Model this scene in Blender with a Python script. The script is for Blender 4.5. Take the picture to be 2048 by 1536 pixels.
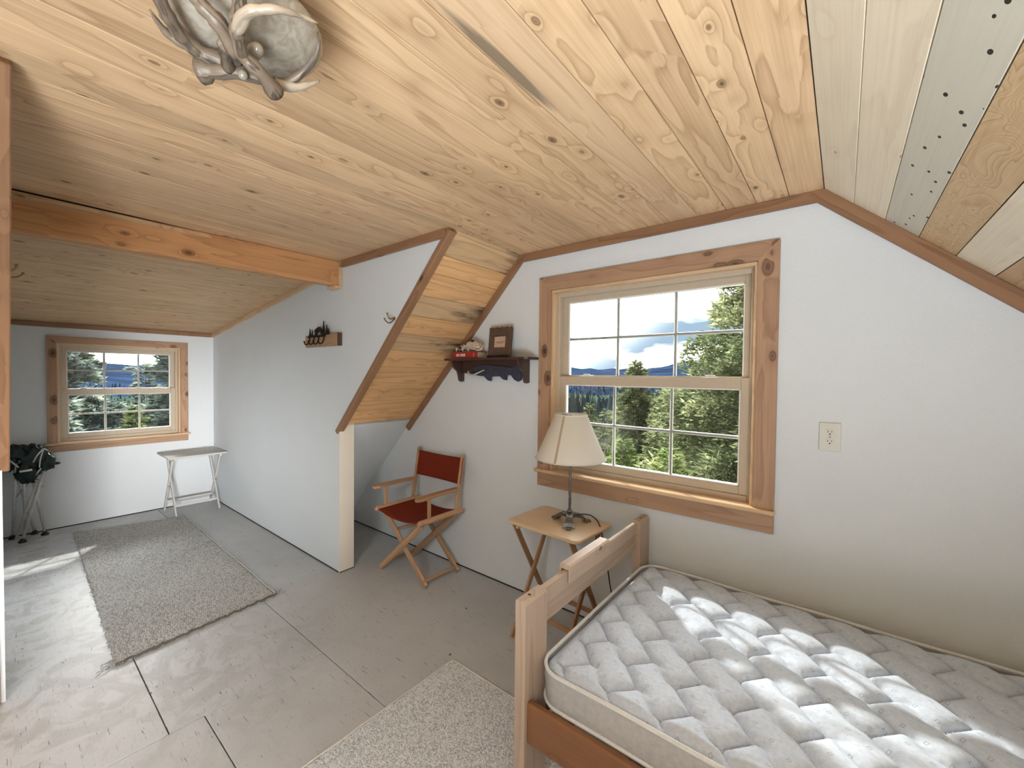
import bpy, bmesh, math, random
import numpy as np
from mathutils import Matrix, Vector

random.seed(7); rng = np.random.default_rng(7)
scene = bpy.context.scene
for o in list(bpy.data.objects): bpy.data.objects.remove(o)
COL = scene.collection

# ------------------------------------------------------------------ camera
yaw, pitch, roll = .675419, -.0222524, .0107447
fw = Vector((-math.sin(yaw)*math.cos(pitch), math.cos(yaw)*math.cos(pitch), math.sin(pitch)))
r0 = Vector((math.cos(yaw), math.sin(yaw), 0)); u0 = r0.cross(fw)
rt = r0*math.cos(roll)+u0*math.sin(roll); up = -r0*math.sin(roll)+u0*math.cos(roll)
cam = bpy.data.objects.new('camera', bpy.data.cameras.new('camera')); COL.objects.link(cam)
cam.data.sensor_width = 36; cam.data.lens = 827.14/2048*36
cam.data.clip_start = .02; cam.data.clip_end = 9000
M = Matrix((( rt.x, up.x, -fw.x, 0), (rt.y, up.y, -fw.y, 0), (rt.z, up.z, -fw.z, 1.45), (0, 0, 0, 1)))
cam.matrix_world = M
scene.camera = cam

# ------------------------------------------------------------------ colour management, cycles
vs = scene.view_settings
scene.display_settings.display_device = 'sRGB'
vs.view_transform = 'Standard'; vs.look = 'None'; vs.gamma = 1; vs.use_curve_mapping = False
vs.exposure = 0.64
cy = scene.cycles
cy.adaptive_threshold = .02; cy.max_bounces = 7; cy.diffuse_bounces = 4; cy.glossy_bounces = 3; cy.transmission_bounces = 4
cy.transparent_max_bounces = 12; cy.sample_clamp_indirect = 6; cy.caustics_reflective = False; cy.caustics_refractive = False
try: cy.use_denoising = True
except Exception: pass

# ------------------------------------------------------------------ sky, sun, large area lights
SUN = Vector((-1.0, .73, 1.0)).normalized()
world = bpy.data.worlds.new('sky'); scene.world = world; world.use_nodes = True
wn = world.node_tree; wn.nodes.clear()
def nd(t, typ, **k):
    n = t.nodes.new(typ)
    for a, b in k.items():
        if a == 'inp':
            for i, v in b.items(): n.inputs[i].default_value = v
        else: setattr(n, a, b)
    return n
out = nd(wn, 'ShaderNodeOutputWorld'); bg = nd(wn, 'ShaderNodeBackground')
tc = nd(wn, 'ShaderNodeTexCoord')
mp = nd(wn, 'ShaderNodeMapping', inp={'Scale': (1, 1, 3.4), 'Location': (.35, .2, 0)})
nz = nd(wn, 'ShaderNodeTexNoise', inp={'Scale': 2.1, 'Detail': 5.0, 'Roughness': .5})
cr = nd(wn, 'ShaderNodeValToRGB')
cr.color_ramp.elements[0].position = .43; cr.color_ramp.elements[0].color = (.040, .056, .074, 1)
cr.color_ramp.elements[1].position = .66; cr.color_ramp.elements[1].color = (1.0, 1.0, .99, 1)
dt = nd(wn, 'ShaderNodeVectorMath', operation='DOT_PRODUCT'); dt.inputs[1].default_value = SUN
ma = nd(wn, 'ShaderNodeMapRange', inp={'From Min': .68, 'From Max': 1.0, 'To Min': 0.0, 'To Max': 1.0})
pw = nd(wn, 'ShaderNodeMath', operation='POWER', inp={1: 2.2})
gl = nd(wn, 'ShaderNodeMixRGB', blend_type='ADD', inp={0: 1.0})
gc = nd(wn, 'ShaderNodeMixRGB', blend_type='MULTIPLY', inp={0: 1.0, 1: (7.0, 6.9, 6.7, 1)})
L = wn.links.new
L(tc.outputs['Generated'], mp.inputs[0]); L(mp.outputs[0], nz.inputs['Vector']); L(nz.outputs[0], cr.inputs[0])
L(tc.outputs['Generated'], dt.inputs[0]); L(dt.outputs['Value'], ma.inputs[0]); L(ma.outputs[0], pw.inputs[0])
L(pw.outputs[0], gc.inputs[2]); L(cr.outputs[0], gl.inputs[1]); L(gc.outputs[0], gl.inputs[2])
L(gl.outputs[0], bg.inputs[0]); L(bg.outputs[0], out.inputs[0]); bg.inputs[1].default_value = 7.5

sd = bpy.data.lights.new('sun', 'SUN'); sd.energy = 32; sd.angle = math.radians(1.2); sd.color = (1, .95, .87)
sun = bpy.data.objects.new('sun', sd); COL.objects.link(sun); sun.rotation_euler = SUN.to_track_quat('Z', 'Y').to_euler()

def area(name, loc, tgt, sx, sy, e, col=(1, 1, 1)):
    l = bpy.data.lights.new(name, 'AREA'); l.shape = 'RECTANGLE'; l.size = sx; l.size_y = sy; l.energy = e; l.color = col
    o = bpy.data.objects.new(name, l); COL.objects.link(o); o.location = loc
    o.rotation_euler = (Vector(tgt)-Vector(loc)).to_track_quat('-Z', 'Y').to_euler(); return o
rl = area('added_dormer_fill', (1.26, -.62, .85), (-4.6, 1.10, .86),   .9, .8, 11.5, (1, .98, .95)); rl.data.spread = math.radians(30)  # added fill beamed into the dormer, no known window behind it
area('added_floor_fill', (-.1, -1.3, 2.15), (-2.2, .5, 0), .8, .8, 12, (.88, .94, 1)).data.spread = math.radians(84)  # unseen lamp added to lift the floor, not a real skylight
area('added_ceiling_fill', (.62, -1.05, .2), (.02, .0, 2.2), 1.2, 1.7, 63, (.90, .955, 1)).data.spread = math.radians(112)  # upward fill added to brighten the ceiling, no sunlit patch beneath
for nm, loc, tg, sx, sy in (('gable_window_portal', (-.875, 2.33, 1.416), (-.875, 0, 1.416), 1.12, 1.12), ('dormer_window_portal', (-5.71, .794, 1.24), (0, .794, 1.24), .9, .9)):
    area(nm, loc, tg, sx, sy, 1).data.cycles.is_portal = True

# ------------------------------------------------------------------ node material helpers
def newmat(name):
    m = bpy.data.materials.new(name); m.use_nodes = True; t = m.node_tree; t.nodes.clear()
    o = nd(t, 'ShaderNodeOutputMaterial'); b = nd(t, 'ShaderNodeBsdfPrincipled'); t.links.new(b.outputs[0], o.inputs[0])
    return m, t, b
def plain(name, col, rough=.6, metal=0, noise=0, scale=30, bump=0, spec=.4):
    m, t, b = newmat(name); b.inputs['Roughness'].default_value = rough; b.inputs['Metallic'].default_value = metal
    b.inputs['Specular IOR Level'].default_value = spec
    tc = nd(t, 'ShaderNodeTexCoord'); n = nd(t, 'ShaderNodeTexNoise', inp={'Scale': scale, 'Detail': 3.0})
    t.links.new(tc.outputs['Object'], n.inputs[0])
    mr = nd(t, 'ShaderNodeMapRange', inp={'From Min': .3, 'From Max': .7, 'To Min': 1-noise, 'To Max': 1+noise})
    mx = nd(t, 'ShaderNodeMixRGB', blend_type='MULTIPLY', inp={0: 1.0, 1: (*col, 1)})
    t.links.new(n.outputs[0], mr.inputs[0]); t.links.new(mr.outputs[0], mx.inputs[2]); t.links.new(mx.outputs[0], b.inputs['Base Color'])
    if bump:
        bp = nd(t, 'ShaderNodeBump', inp={'Strength': bump, 'Distance': .01}); t.links.new(n.outputs[0], bp.inputs['Height'])
        t.links.new(bp.outputs[0], b.inputs['Normal'])
    return m
def mth(t, op, a, b=None, c=None):
    n = nd(t, 'ShaderNodeMath', operation=op)
    for i, v in enumerate((a, b, c)):
        if v is None: continue
        if isinstance(v, (int, float)): n.inputs[i].default_value = v
        else: t.links.new(v, n.inputs[i])
    return n.outputs[0]
def mix(t, f, a, b, mode='MIX'):
    n = nd(t, 'ShaderNodeMixRGB', blend_type=mode)
    for i, v in enumerate((f, a, b)):
        if isinstance(v, (int, float)): n.inputs[i].default_value = v
        elif isinstance(v, tuple): n.inputs[i].default_value = (*v, 1)
        else: t.links.new(v, n.inputs[i])
    return n.outputs[0]
def ramp(t, f, pts):
    n = nd(t, 'ShaderNodeValToRGB'); e = n.color_ramp.elements
    while len(e) < len(pts): e.new(.5)
    for i, (p, c) in enumerate(pts):
        e[i].position = p; e[i].color = (*c, 1) if isinstance(c, tuple) else (c, c, c, 1)
    t.links.new(f, n.inputs[0]); return n.outputs[0]

def wood(name, light, dark, knots=.5, knotcol=(.10, .045, .02), ring=9.0, rough=.55, holes=0, wavy=0, stain=None, streak=None, var=.16, grain=.6, knot_size=1.0, spec=.3):
    """grain runs along x of the point attribute 'gc' (metres)."""
    m, t, b = newmat(name); b.inputs['Roughness'].default_value = rough; b.inputs['Specular IOR Level'].default_value = spec
    at = nd(t, 'ShaderNodeAttribute', attribute_name='gc'); oi = nd(t, 'ShaderNodeObjectInfo')
    sep = nd(t, 'ShaderNodeSeparateXYZ'); t.links.new(at.outputs['Vector'], sep.inputs[0])
    off = mth(t, 'MULTIPLY', oi.outputs['Random'], 53.0)
    x = mth(t, 'ADD', sep.outputs[0], off); y, z = sep.outputs[1], sep.outputs[2]
    def vec(sx, sy, sz, ox=0):
        c = nd(t, 'ShaderNodeCombineXYZ')
        t.links.new(mth(t, 'MULTIPLY_ADD', x, sx, ox), c.inputs[0]); t.links.new(mth(t, 'MULTIPLY', y, sy), c.inputs[1])
        t.links.new(mth(t, 'MULTIPLY', z, sz), c.inputs[2]); return c.outputs[0]
    # knots
    vo = nd(t, 'ShaderNodeTexVoronoi', inp={'Scale': 1.0}); t.links.new(vec(6.3, 11, 11), vo.inputs['Vector'])
    sc = nd(t, 'ShaderNodeSeparateColor'); t.links.new(vo.outputs['Color'], sc.inputs[0])
    on = mth(t, 'LESS_THAN', sc.outputs[0], knots)
    size = mth(t, 'MULTIPLY_ADD', sc.outputs[1], .10*knot_size, .07*knot_size)
    kd = mth(t, 'DIVIDE', vo.outputs['Distance'], size)
    core = mth(t, 'MULTIPLY', ramp(t, kd, [(.35, 1.0), (.62, .5), (.8, .75), (1.0, 0.0)]), on)
    halo = mth(t, 'MULTIPLY', mth(t, 'POWER', 2.718, mth(t, 'MULTIPLY', vo.outputs['Distance'], -5.5)), on)
    # growth rings / cathedral figure
    n1 = nd(t, 'ShaderNodeTexNoise', inp={'Scale': 1.0, 'Detail': 2.0, 'Distortion': wavy})
    t.links.new(vec(.55 if not wavy else 3.2, 7.0, 7.0), n1.inputs['Vector'])
    ph = mth(t, 'MULTIPLY_ADD', n1.outputs[0], ring*(1 if not wavy else 1.9), mth(t, 'MULTIPLY', halo, 2.6))
    fr = mth(t, 'FRACT', ph)
    rg = ramp(t, fr, [(0.0, 0.0), (.72, .45), (.92, 1.0), (1.0, 0.0)])
    n2 = nd(t, 'ShaderNodeTexNoise', inp={'Scale': 1.0, 'Detail': 3.0, 'Roughness': .65}); t.links.new(vec(3.0, 130, 130), n2.inputs['Vector'])
    n3 = nd(t, 'ShaderNodeTexNoise', inp={'Scale': 1.0, 'Detail': 2.0}); t.links.new(vec(.8, 5, 5, 9.1), n3.inputs['Vector'])
    f = mth(t, 'ADD', mth(t, 'MULTIPLY', rg, grain), mth(t, 'MULTIPLY', mth(t, 'SUBTRACT', n2.outputs[0], .5), .95))
    f = mth(t, 'ADD', f, mth(t, 'MULTIPLY', mth(t, 'SUBTRACT', n3.outputs[0], .45), .8))
    f = mth(t, 'ADD', f, mth(t, 'MULTIPLY', halo, .35))
    f = nd_clamp(t, f)
    c = mix(t, f, light, dark)
    c = mix(t, mth(t, 'MULTIPLY', core, .88), c, knotcol)
    if holes:
        v2 = nd(t, 'ShaderNodeTexVoronoi', inp={'Scale': 1.0}); t.links.new(vec(24, 40, 40), v2.inputs['Vector'])
        s2 = nd(t, 'ShaderNodeSeparateColor'); t.links.new(v2.outputs['Color'], s2.inputs[0])
        h = mth(t, 'MULTIPLY', mth(t, 'LESS_THAN', s2.outputs[0], holes), mth(t, 'LESS_THAN', v2.outputs['Distance'], .19))
        c = mix(t, h, c, (.03, .025, .02))
    if stain:
        # weathered water stain that grows towards the +x end of the board (a mark of its own, kept in the wood)
        n4 = nd(t, 'ShaderNodeTexNoise', inp={'Scale': 1.0, 'Detail': 3.0}); t.links.new(vec(3.0, 26, 26, 3), n4.inputs['Vector'])
        e = nd(t, 'ShaderNodeMapRange', inp={'From Min': stain[0], 'From Max': stain[1], 'To Min': 0.0, 'To Max': 1.0}); t.links.new(sep.outputs[0], e.inputs[0])
        g = nd_clamp(t, mth(t, 'MULTIPLY', mth(t, 'SUBTRACT', mth(t, 'ADD', n4.outputs[0], mth(t, 'MULTIPLY', e.outputs[0], .55)), stain[2]), 3.4))
        c = mix(t, mth(t, 'MULTIPLY', g, stain[3]), c, (.045, .034, .026))
    if streak:
        a = mth(t, 'DIVIDE', mth(t, 'SUBTRACT', sep.outputs[0], streak[0]), streak[1]); q = mth(t, 'DIVIDE', mth(t, 'SUBTRACT', y, streak[2]), streak[3])
        g = mth(t, 'ADD', mth(t, 'MULTIPLY', a, a), mth(t, 'MULTIPLY', q, q)); g = nd_clamp(t, mth(t, 'MULTIPLY', mth(t, 'SUBTRACT', mth(t, 'ADD', 1.0, n2.outputs[0]), mth(t, 'ADD', g, .3)), 1.2))
        c = mix(t, mth(t, 'MULTIPLY', g, .7), c, (.07, .06, .045))
    v = mth(t, 'MULTIPLY_ADD', mth(t, 'FRACT', mth(t, 'MULTIPLY', oi.outputs['Random'], 7.31)), var, 1-var*.55)
    c = mix(t, 1.0, c, v, 'MULTIPLY')
    t.links.new(c, b.inputs['Base Color'])
    bp = nd(t, 'ShaderNodeBump', inp={'Strength': .25, 'Distance': .002}); t.links.new(mth(t, 'SUBTRACT', mth(t, 'MULTIPLY', f, -.6), core), bp.inputs['Height'])
    t.links.new(bp.outputs[0], b.inputs['Normal'])
    return m
def nd_clamp(t, v):
    n = nd(t, 'ShaderNodeClamp'); t.links.new(v, n.inputs[0]); return n.outputs[0]

# ------------------------------------------------------------------ materials
W_CEIL = wood('ceiling_pine', (.72, .50, .30), (.41, .245, .13), knots=.5, ring=8, var=.24)
W_CEIL2 = wood('ceiling_pine_knotty', (.73, .515, .31), (.42, .255, .135), knots=.9, ring=7, var=.2)
W_STREAK = wood('ceiling_pine_streaked', (.68, .485, .305), (.45, .28, .155), knots=.3, ring=8, var=.1, streak=(1.33, .22, -.048, .020))
W_PALE = wood('pale_pine', (.88, .79, .62), (.68, .56, .42), knots=.35, knotcol=(.17, .13, .09), ring=4, var=.1, grain=.3)
W_GREY = wood('beetle_holed_pine', (.68, .65, .55), (.52, .48, .39), knots=.15, ring=3, var=.06, holes=.26, grain=.25)
W_WAVY = wood('wavy_grain_pine', (.70, .52, .31), (.47, .29, .135), knots=.1, ring=11, wavy=1.3, var=.06, grain=.75)
W_SLOPE = wood('slope_pine', (.80, .49, .24), (.48, .26, .11), knots=.35, ring=7, var=.3)
W_STAIN = wood('water_stained_pine', (.62, .43, .25), (.38, .24, .125), knots=.25, ring=7, var=.2, stain=(-.3, .3, .86, .92))
W_BEAM = wood('beam_pine', (.60, .32, .145), (.36, .165, .07), knots=.45, ring=6, var=.05, knot_size=1.5)
W_TRIM = wood('trim_pine', (.32, .175, .095), (.19, .10, .052), knots=.35, knotcol=(.055, .02, .012), ring=6, var=.12, rough=.5)
W_CASE = wood('casing_pine', (.45, .285, .185), (.27, .155, .095), knots=.8, knotcol=(.05, .018, .012), ring=6, var=.18, knot_size=2.2, rough=.45)
W_APRON = wood('apron_pine', (.43, .275, .18), (.25, .145, .09), knots=.1, knotcol=(.06, .022, .015), ring=7, var=.1, rough=.45)
W_JAMB = wood('jamb_pine', (.72, .52, .33), (.52, .34, .19), knots=.25, ring=5, var=.1, rough=.45)
W_BED = wood('bed_pine', (.52, .40, .315), (.31, .22, .16), knots=.12, ring=4, var=.1, grain=.4, rough=.5, spec=.3)
W_BEDD = wood('bed_rail_pine', (.24, .105, .042), (.13, .052, .018), knots=.12, ring=4, var=.05, grain=.4, rough=.4, spec=.5)
W_TRAY = wood('tray_beech', (.70, .52, .33), (.55, .37, .21), knots=0, ring=3, var=.04, grain=.25, rough=.35, spec=.5)
W_TLEG = wood('tray_leg_wood', (.42, .24, .13), (.27, .14, .07), knots=.1, ring=3, var=.15)
W_CHAIR = wood('chair_wood', (.54, .34, .20), (.34, .19, .10), knots=.15, ring=4, var=.18)
W_RACK = wood('rack_pine', (.48, .31, .19), (.28, .16, .08), knots=.3, ring=5, var=0)
W_SHELF = wood('dark_stained_wood', (.075, .035, .026), (.035, .017, .014), knots=.1, ring=4, var=.1, rough=.3, spec=.6)
W_RUST = wood('rustic_brown_wood', (.12, .075, .05), (.05, .03, .022), knots=.3, ring=6, var=.1, rough=.7)
W_WHITE = wood('worn_white_paint', (.62, .61, .58), (.42, .41, .385), knots=.1, knotcol=(.3, .27, .22), ring=3, var=.1, grain=.3, rough=.5)

def wall_mat(name, col):
    m, t, b = newmat(name); b.inputs['Roughness'].default_value = .85; b.inputs['Specular IOR Level'].default_value = .2
    tc = nd(t, 'ShaderNodeTexCoord')
    a = nd(t, 'ShaderNodeTexNoise', inp={'Scale': 1.8, 'Detail': 3.0}); t.links.new(tc.outputs['Object'], a.inputs[0])
    c = nd(t, 'ShaderNodeTexNoise', inp={'Scale': 260.0, 'Detail': 2.0}); t.links.new(tc.outputs['Object'], c.inputs[0])
    v = mth(t, 'MULTIPLY_ADD', a.outputs[0], .10, .95)
    v = mth(t, 'MULTIPLY', v, mth(t, 'MULTIPLY_ADD', c.outputs[0], .08, .96))
    t.links.new(mix(t, 1.0, col, v, 'MULTIPLY'), b.inputs['Base Color'])
    bp = nd(t, 'ShaderNodeBump', inp={'Strength': .35, 'Distance': .003}); t.links.new(c.outputs[0], bp.inputs['Height']); t.links.new(bp.outputs[0], b.inputs['Normal'])
    return m
WALL = wall_mat('white_wall_paint', (.70, .738, .77))
WALLEND = wall_mat('wall_paint_wood_bounce', (.72, .66, .58))  # white wall tinted with the light thrown back by the wood

def floor_mat():
    m, t, b = newmat('painted_plywood'); tc = nd(t, 'ShaderNodeTexCoord'); O = tc.outputs['Object']
    def N(s, d=3.0, sc=(1, 1, 1), loc=(0, 0, 0), dist=0.):
        mp = nd(t, 'ShaderNodeMapping', inp={'Scale': sc, 'Location': loc}); t.links.new(O, mp.inputs[0])
        n = nd(t, 'ShaderNodeTexNoise', inp={'Scale': s, 'Detail': d, 'Distortion': dist, 'Roughness': .6}); t.links.new(mp.outputs[0], n.inputs[0]); return n.outputs[0]
    base = mix(t, ramp(t, N(1.1), [(.35, 0.0), (.65, 1.0)]), (.43, .44, .445), (.53, .54, .55))
    # whitish worn filler, stronger in the traffic area in front of the dormer
    sx = nd(t, 'ShaderNodeSeparateXYZ'); t.links.new(O, sx.inputs[0])
    wear = nd(t, 'ShaderNodeMapRange', inp={'From Min': 1.35, 'From Max': .1, 'To Min': 0.0, 'To Max': 1.0}); t.links.new(sx.outputs[1], wear.inputs[0])
    w2 = nd(t, 'ShaderNodeMapRange', inp={'From Min': -1.5, 'From Max': -2.4, 'To Min': 0.0, 'To Max': 1.0}); t.links.new(sx.outputs[0], w2.inputs[0])
    wf = mth(t, 'MULTIPLY', wear.outputs[0], w2.outputs[0])
    pat = ramp(t, N(4.2, 8.0, dist=2.2), [(.43, 0.0), (.54, 1.0)])
    base = mix(t, mth(t, 'MULTIPLY', mth(t, 'MULTIPLY', pat, wf), .9), base, (.63, .65, .69))
    # fine plywood grain streaks and checks, along y
    st = ramp(t, N(9.0, 4.0, (1.0, 9.0, 1.0)), [(.60, 0.0), (.72, 1.0)])
    base = mix(t, mth(t, 'MULTIPLY', st, .34), base, (.22, .19, .165))
    chk = ramp(t, N(24.0, 2.0, (.45, 5.0, 1), (3, 1, 0)), [(.665, 0.0), (.70, 1.0)])
    base = mix(t, mth(t, 'MULTIPLY', chk, .75), base, (.10, .09, .08))
    vo = nd(t, 'ShaderNodeTexVoronoi', inp={'Scale': 6.0}); t.links.new(O, vo.inputs[0]); s = nd(t, 'ShaderNodeSeparateColor'); t.links.new(vo.outputs['Color'], s.inputs[0])
    dd = mth(t, 'ADD', vo.outputs['Distance'], mth(t, 'MULTIPLY', mth(t, 'SUBTRACT', N(60.0), .5), .10))
    spot = mth(t, 'MULTIPLY', mth(t, 'LESS_THAN', dd, .042), mth(t, 'LESS_THAN', s.outputs[0], .7))
    base = mix(t, mth(t, 'MULTIPLY', spot, .85), base, (.04, .035, .03))
    fine = mth(t, 'MULTIPLY_ADD', N(90.0), .18, .91)
    t.links.new(mix(t, 1.0, base, fine, 'MULTIPLY'), b.inputs['Base Color'])
    b.inputs['Roughness'].default_value = .42; b.inputs['Specular IOR Level'].default_value = .42
    bp = nd(t, 'ShaderNodeBump', inp={'Strength': .18, 'Distance': .003}); t.links.new(N(14.0, 4.0, (.6, 3, 1)), bp.inputs['Height']); t.links.new(bp.outputs[0], b.inputs['Normal'])
    return m
FLOOR = floor_mat()

def rug_mat(name, c1, c2, c3, kind):
    m, t, b = newmat(name); tc = nd(t, 'ShaderNodeTexCoord'); O = tc.outputs['Object']; b.inputs['Roughness'].default_value = 1; b.inputs['Specular IOR Level'].default_value = .05
    mp = nd(t, 'ShaderNodeMapping', inp={'Scale': (1, 2.2, 1) if kind == 'braid' else (1, 1, 1), 'Rotation': (0, 0, .5 if kind == 'braid' else 0)}); t.links.new(O, mp.inputs[0])
    vo = nd(t, 'ShaderNodeTexVoronoi', inp={'Scale': 50.0 if kind == 'braid' else 190.0, 'Randomness': .55 if kind == 'braid' else 1.0}); t.links.new(mp.outputs[0], vo.inputs[0])
    s = nd(t, 'ShaderNodeSeparateColor'); t.links.new(vo.outputs['Color'], s.inputs[0])
    n = nd(t, 'ShaderNodeTexNoise', inp={'Scale': 2.4, 'Detail': 2.0}); t.links.new(O, n.inputs[0])
    c = ramp(t, s.outputs[0], [(0.0, c1), (.5, c2), (1.0, c3)])
    dk = ramp(t, vo.outputs['Distance'], [(.3, 1.0), (.75, .55 if kind == 'braid' else .85)])
    c = mix(t, 1.0, c, dk, 'MULTIPLY'); c = mix(t, 1.0, c, mth(t, 'MULTIPLY_ADD', n.outputs[0], .3, .85), 'MULTIPLY')
    t.links.new(c, b.inputs['Base Color'])
    bp = nd(t, 'ShaderNodeBump', inp={'Strength': .8, 'Distance': .006 if kind == 'braid' else .004, }); bp.invert = True
    t.links.new(vo.outputs['Distance'], bp.inputs['Height']); t.links.new(bp.outputs[0], b.inputs['Normal']); return m
RUG = rug_mat('braided_jute', (.46, .46, .44), (.66, .66, .64), (.54, .55, .55), 'braid')
RUGD = plain('dark_rug_edge', (.10, .09, .075), 1, noise=.4, scale=200)
CARPET = rug_mat('speckled_carpet', (.44, .46, .48), (.72, .755, .78), (.87, .91, .95), 'speck')
BIND = plain('carpet_binding', (.66, .63, .57), .9, noise=.1, scale=300)

def mattress_mat():
    m, t, b = newmat('mattress_ticking'); tc = nd(t, 'ShaderNodeTexCoord'); O = tc.outputs['Object']; b.inputs['Roughness'].default_value = .75
    b.inputs['Specular IOR Level'].default_value = .35; b.inputs['Sheen Weight'].default_value = .2
    mp = nd(t, 'ShaderNodeMapping', inp={'Scale': (1/.058, 1/.058, 1/.058), 'Rotation': (0, 0, .75)}); t.links.new(O, mp.inputs[0])
    s = nd(t, 'ShaderNodeSeparateXYZ'); t.links.new(mp.outputs[0], s.inputs[0])
    ax = mth(t, 'ABSOLUTE', mth(t, 'SUBTRACT', mth(t, 'FRACT', s.outputs[0]), .5)); ay = mth(t, 'ABSOLUTE', mth(t, 'SUBTRACT', mth(t, 'FRACT', s.outputs[1]), .5))
    mxx = mth(t, 'MAXIMUM', ax, ay)
    ringf = mth(t, 'MULTIPLY', mth(t, 'LESS_THAN', mxx, .085), mth(t, 'GREATER_THAN', mxx, .05))
    n = nd(t, 'ShaderNodeTexNoise', inp={'Scale': 90.0, 'Detail': 3.0}); t.links.new(O, n.inputs[0])
    mp2 = nd(t, 'ShaderNodeMapping', inp={'Scale': (6, 34, 6), 'Rotation': (0, 0, .35)}); t.links.new(O, mp2.inputs[0])
    n2 = nd(t, 'ShaderNodeTexNoise', inp={'Scale': 1.0, 'Detail': 3.0}); t.links.new(mp2.outputs[0], n2.inputs[0])
    c = mix(t, ramp(t, n.outputs[0], [(.3, 0.0), (.7, 1.0)]), (.50, .57, .68), (.60, .675, .79))
    c = mix(t, mth(t, 'MULTIPLY', ringf, .55), c, (.24, .25, .28))
    th = nd(t, 'ShaderNodeAttribute', attribute_name='rv'); c = mix(t, mth(t, 'MULTIPLY', th.outputs['Fac'], .6), c, (.20, .205, .22))   # groove shade painted in as a dark line along the seam thread
    t.links.new(c, b.inputs['Base Color'])
    bp = nd(t, 'ShaderNodeBump', inp={'Strength': .5, 'Distance': .006}); t.links.new(n2.outputs[0], bp.inputs['Height']); t.links.new(bp.outputs[0], b.inputs['Normal'])
    return m
TICK = mattress_mat()
PIPING = plain('mattress_piping', (.66, .66, .65), .8, noise=.1, scale=200)
SIDE = plain('mattress_side_fabric', (.42, .41, .395), .85, noise=.08, scale=60, bump=.3)

VINYL = plain('cream_vinyl', (.52, .44, .34), .4, noise=.03)
MUNT = plain('muntin_vinyl', (.60, .58, .54), .4, noise=.02)
MWHITE = plain('white_vinyl', (.82, .80, .76), .4, noise=.02)
IRON = plain('wrought_iron', (.16, .155, .145), .42, .6, noise=.25, scale=60, bump=.2)
BLACKM = plain('black_metal', (.012, .012, .013), .4, .6, noise=.2)
GUN = plain('slate_blue_painted_wood', (.045, .05, .075), .4, noise=.3, scale=40)
BRASS = plain('aged_brass', (.30, .20, .09), .35, .9, noise=.2)
STEEL = plain('brushed_tube_steel', (.58, .57, .55), .35, .3, noise=.12, scale=40)
BLKPL = plain('black_plastic', (.012, .012, .013), .5)
GREENF = plain('dark_green_nylon', (.008, .022, .021), .42, noise=.6, scale=14)
RED = plain('red_canvas', (.20, .030, .014), .9, noise=.12, scale=120, bump=.3, spec=.15)
CORD = plain('black_cord', (.02, .018, .016), .5)
BONE = plain('bleached_bone', (.55, .45, .37), .7, noise=.3, scale=60, bump=.5)
ANT = wood('antler', (.22, .17, .125), (.03, .022, .015), knots=0, ring=4, grain=.75, rough=.4, var=.05, spec=.5)
ANTT = wood('antler_pale', (.46, .39, .30), (.12, .09, .065), knots=0, ring=4, grain=.6, rough=.35, var=.05, spec=.5)
PEARL = plain('pearly_finial', (.30, .27, .22), .2, noise=.1, spec=.8)
BOOKR = plain('red_book_cover', (.33, .03, .025), .35, noise=.1)
BOOKD = plain('maroon_book_cover', (.16, .025, .022), .4, noise=.1)
PAGES = plain('book_pages', (.55, .47, .36), .9, noise=.2, scale=200)
INK = plain('white_spine_print', (.75, .68, .6), .6)
PRINT = plain('parchment_print', (.52, .37, .26), .7, noise=.12, scale=50)
PRINTL = plain('parchment_ink', (.22, .14, .10), .8)
PLATE = plain('ivory_plastic', (.66, .655, .60), .35, noise=.02)
SLOT = plain('socket_slot', (.01, .01, .01), .6)
CHROME = plain('screw_metal', (.35, .34, .32), .3, .9)
STICK = plain('grey_sticker', (.55, .56, .56), .5)
DKGAP = plain('dark_gap', (.03, .025, .02), .8)

def shade_mat():
    m = bpy.data.materials.new('linen_shade'); m.use_nodes = True; t = m.node_tree; t.nodes.clear()
    o = nd(t, 'ShaderNodeOutputMaterial'); d = nd(t, 'ShaderNodeBsdfDiffuse'); tr = nd(t, 'ShaderNodeBsdfTranslucent'); mx = nd(t, 'ShaderNodeMixShader', inp={0: .35})
    tc = nd(t, 'ShaderNodeTexCoord'); n = nd(t, 'ShaderNodeTexNoise', inp={'Scale': 300.0, 'Detail': 2.0}); t.links.new(tc.outputs['Object'], n.inputs[0])
    c = mix(t, n.outputs[0], (.84, .81, .74), (.92, .90, .85)); t.links.new(c, d.inputs[0]); t.links.new(c, tr.inputs[0])
    t.links.new(d.outputs[0], mx.inputs[1]); t.links.new(tr.outputs[0], mx.inputs[2]); t.links.new(mx.outputs[0], o.inputs[0]); return m
SHADE = shade_mat()
SEAM = plain('shade_seam_tape', (.42, .33, .22), .8)
def bowl_mat():
    m, t, b = newmat('alabaster_glass'); tc = nd(t, 'ShaderNodeTexCoord')
    n = nd(t, 'ShaderNodeTexNoise', inp={'Scale': 45.0, 'Detail': 4.0, 'Distortion': 1.0}); t.links.new(tc.outputs['Object'], n.inputs[0])
    t.links.new(ramp(t, n.outputs[0], [(.35, (.27, .235, .185)), (.65, (.40, .365, .305))]), b.inputs['Base Color'])
    b.inputs['Roughness'].default_value = .22; b.inputs['Specular IOR Level'].default_value = .5; return m
BOWL = bowl_mat()
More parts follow.
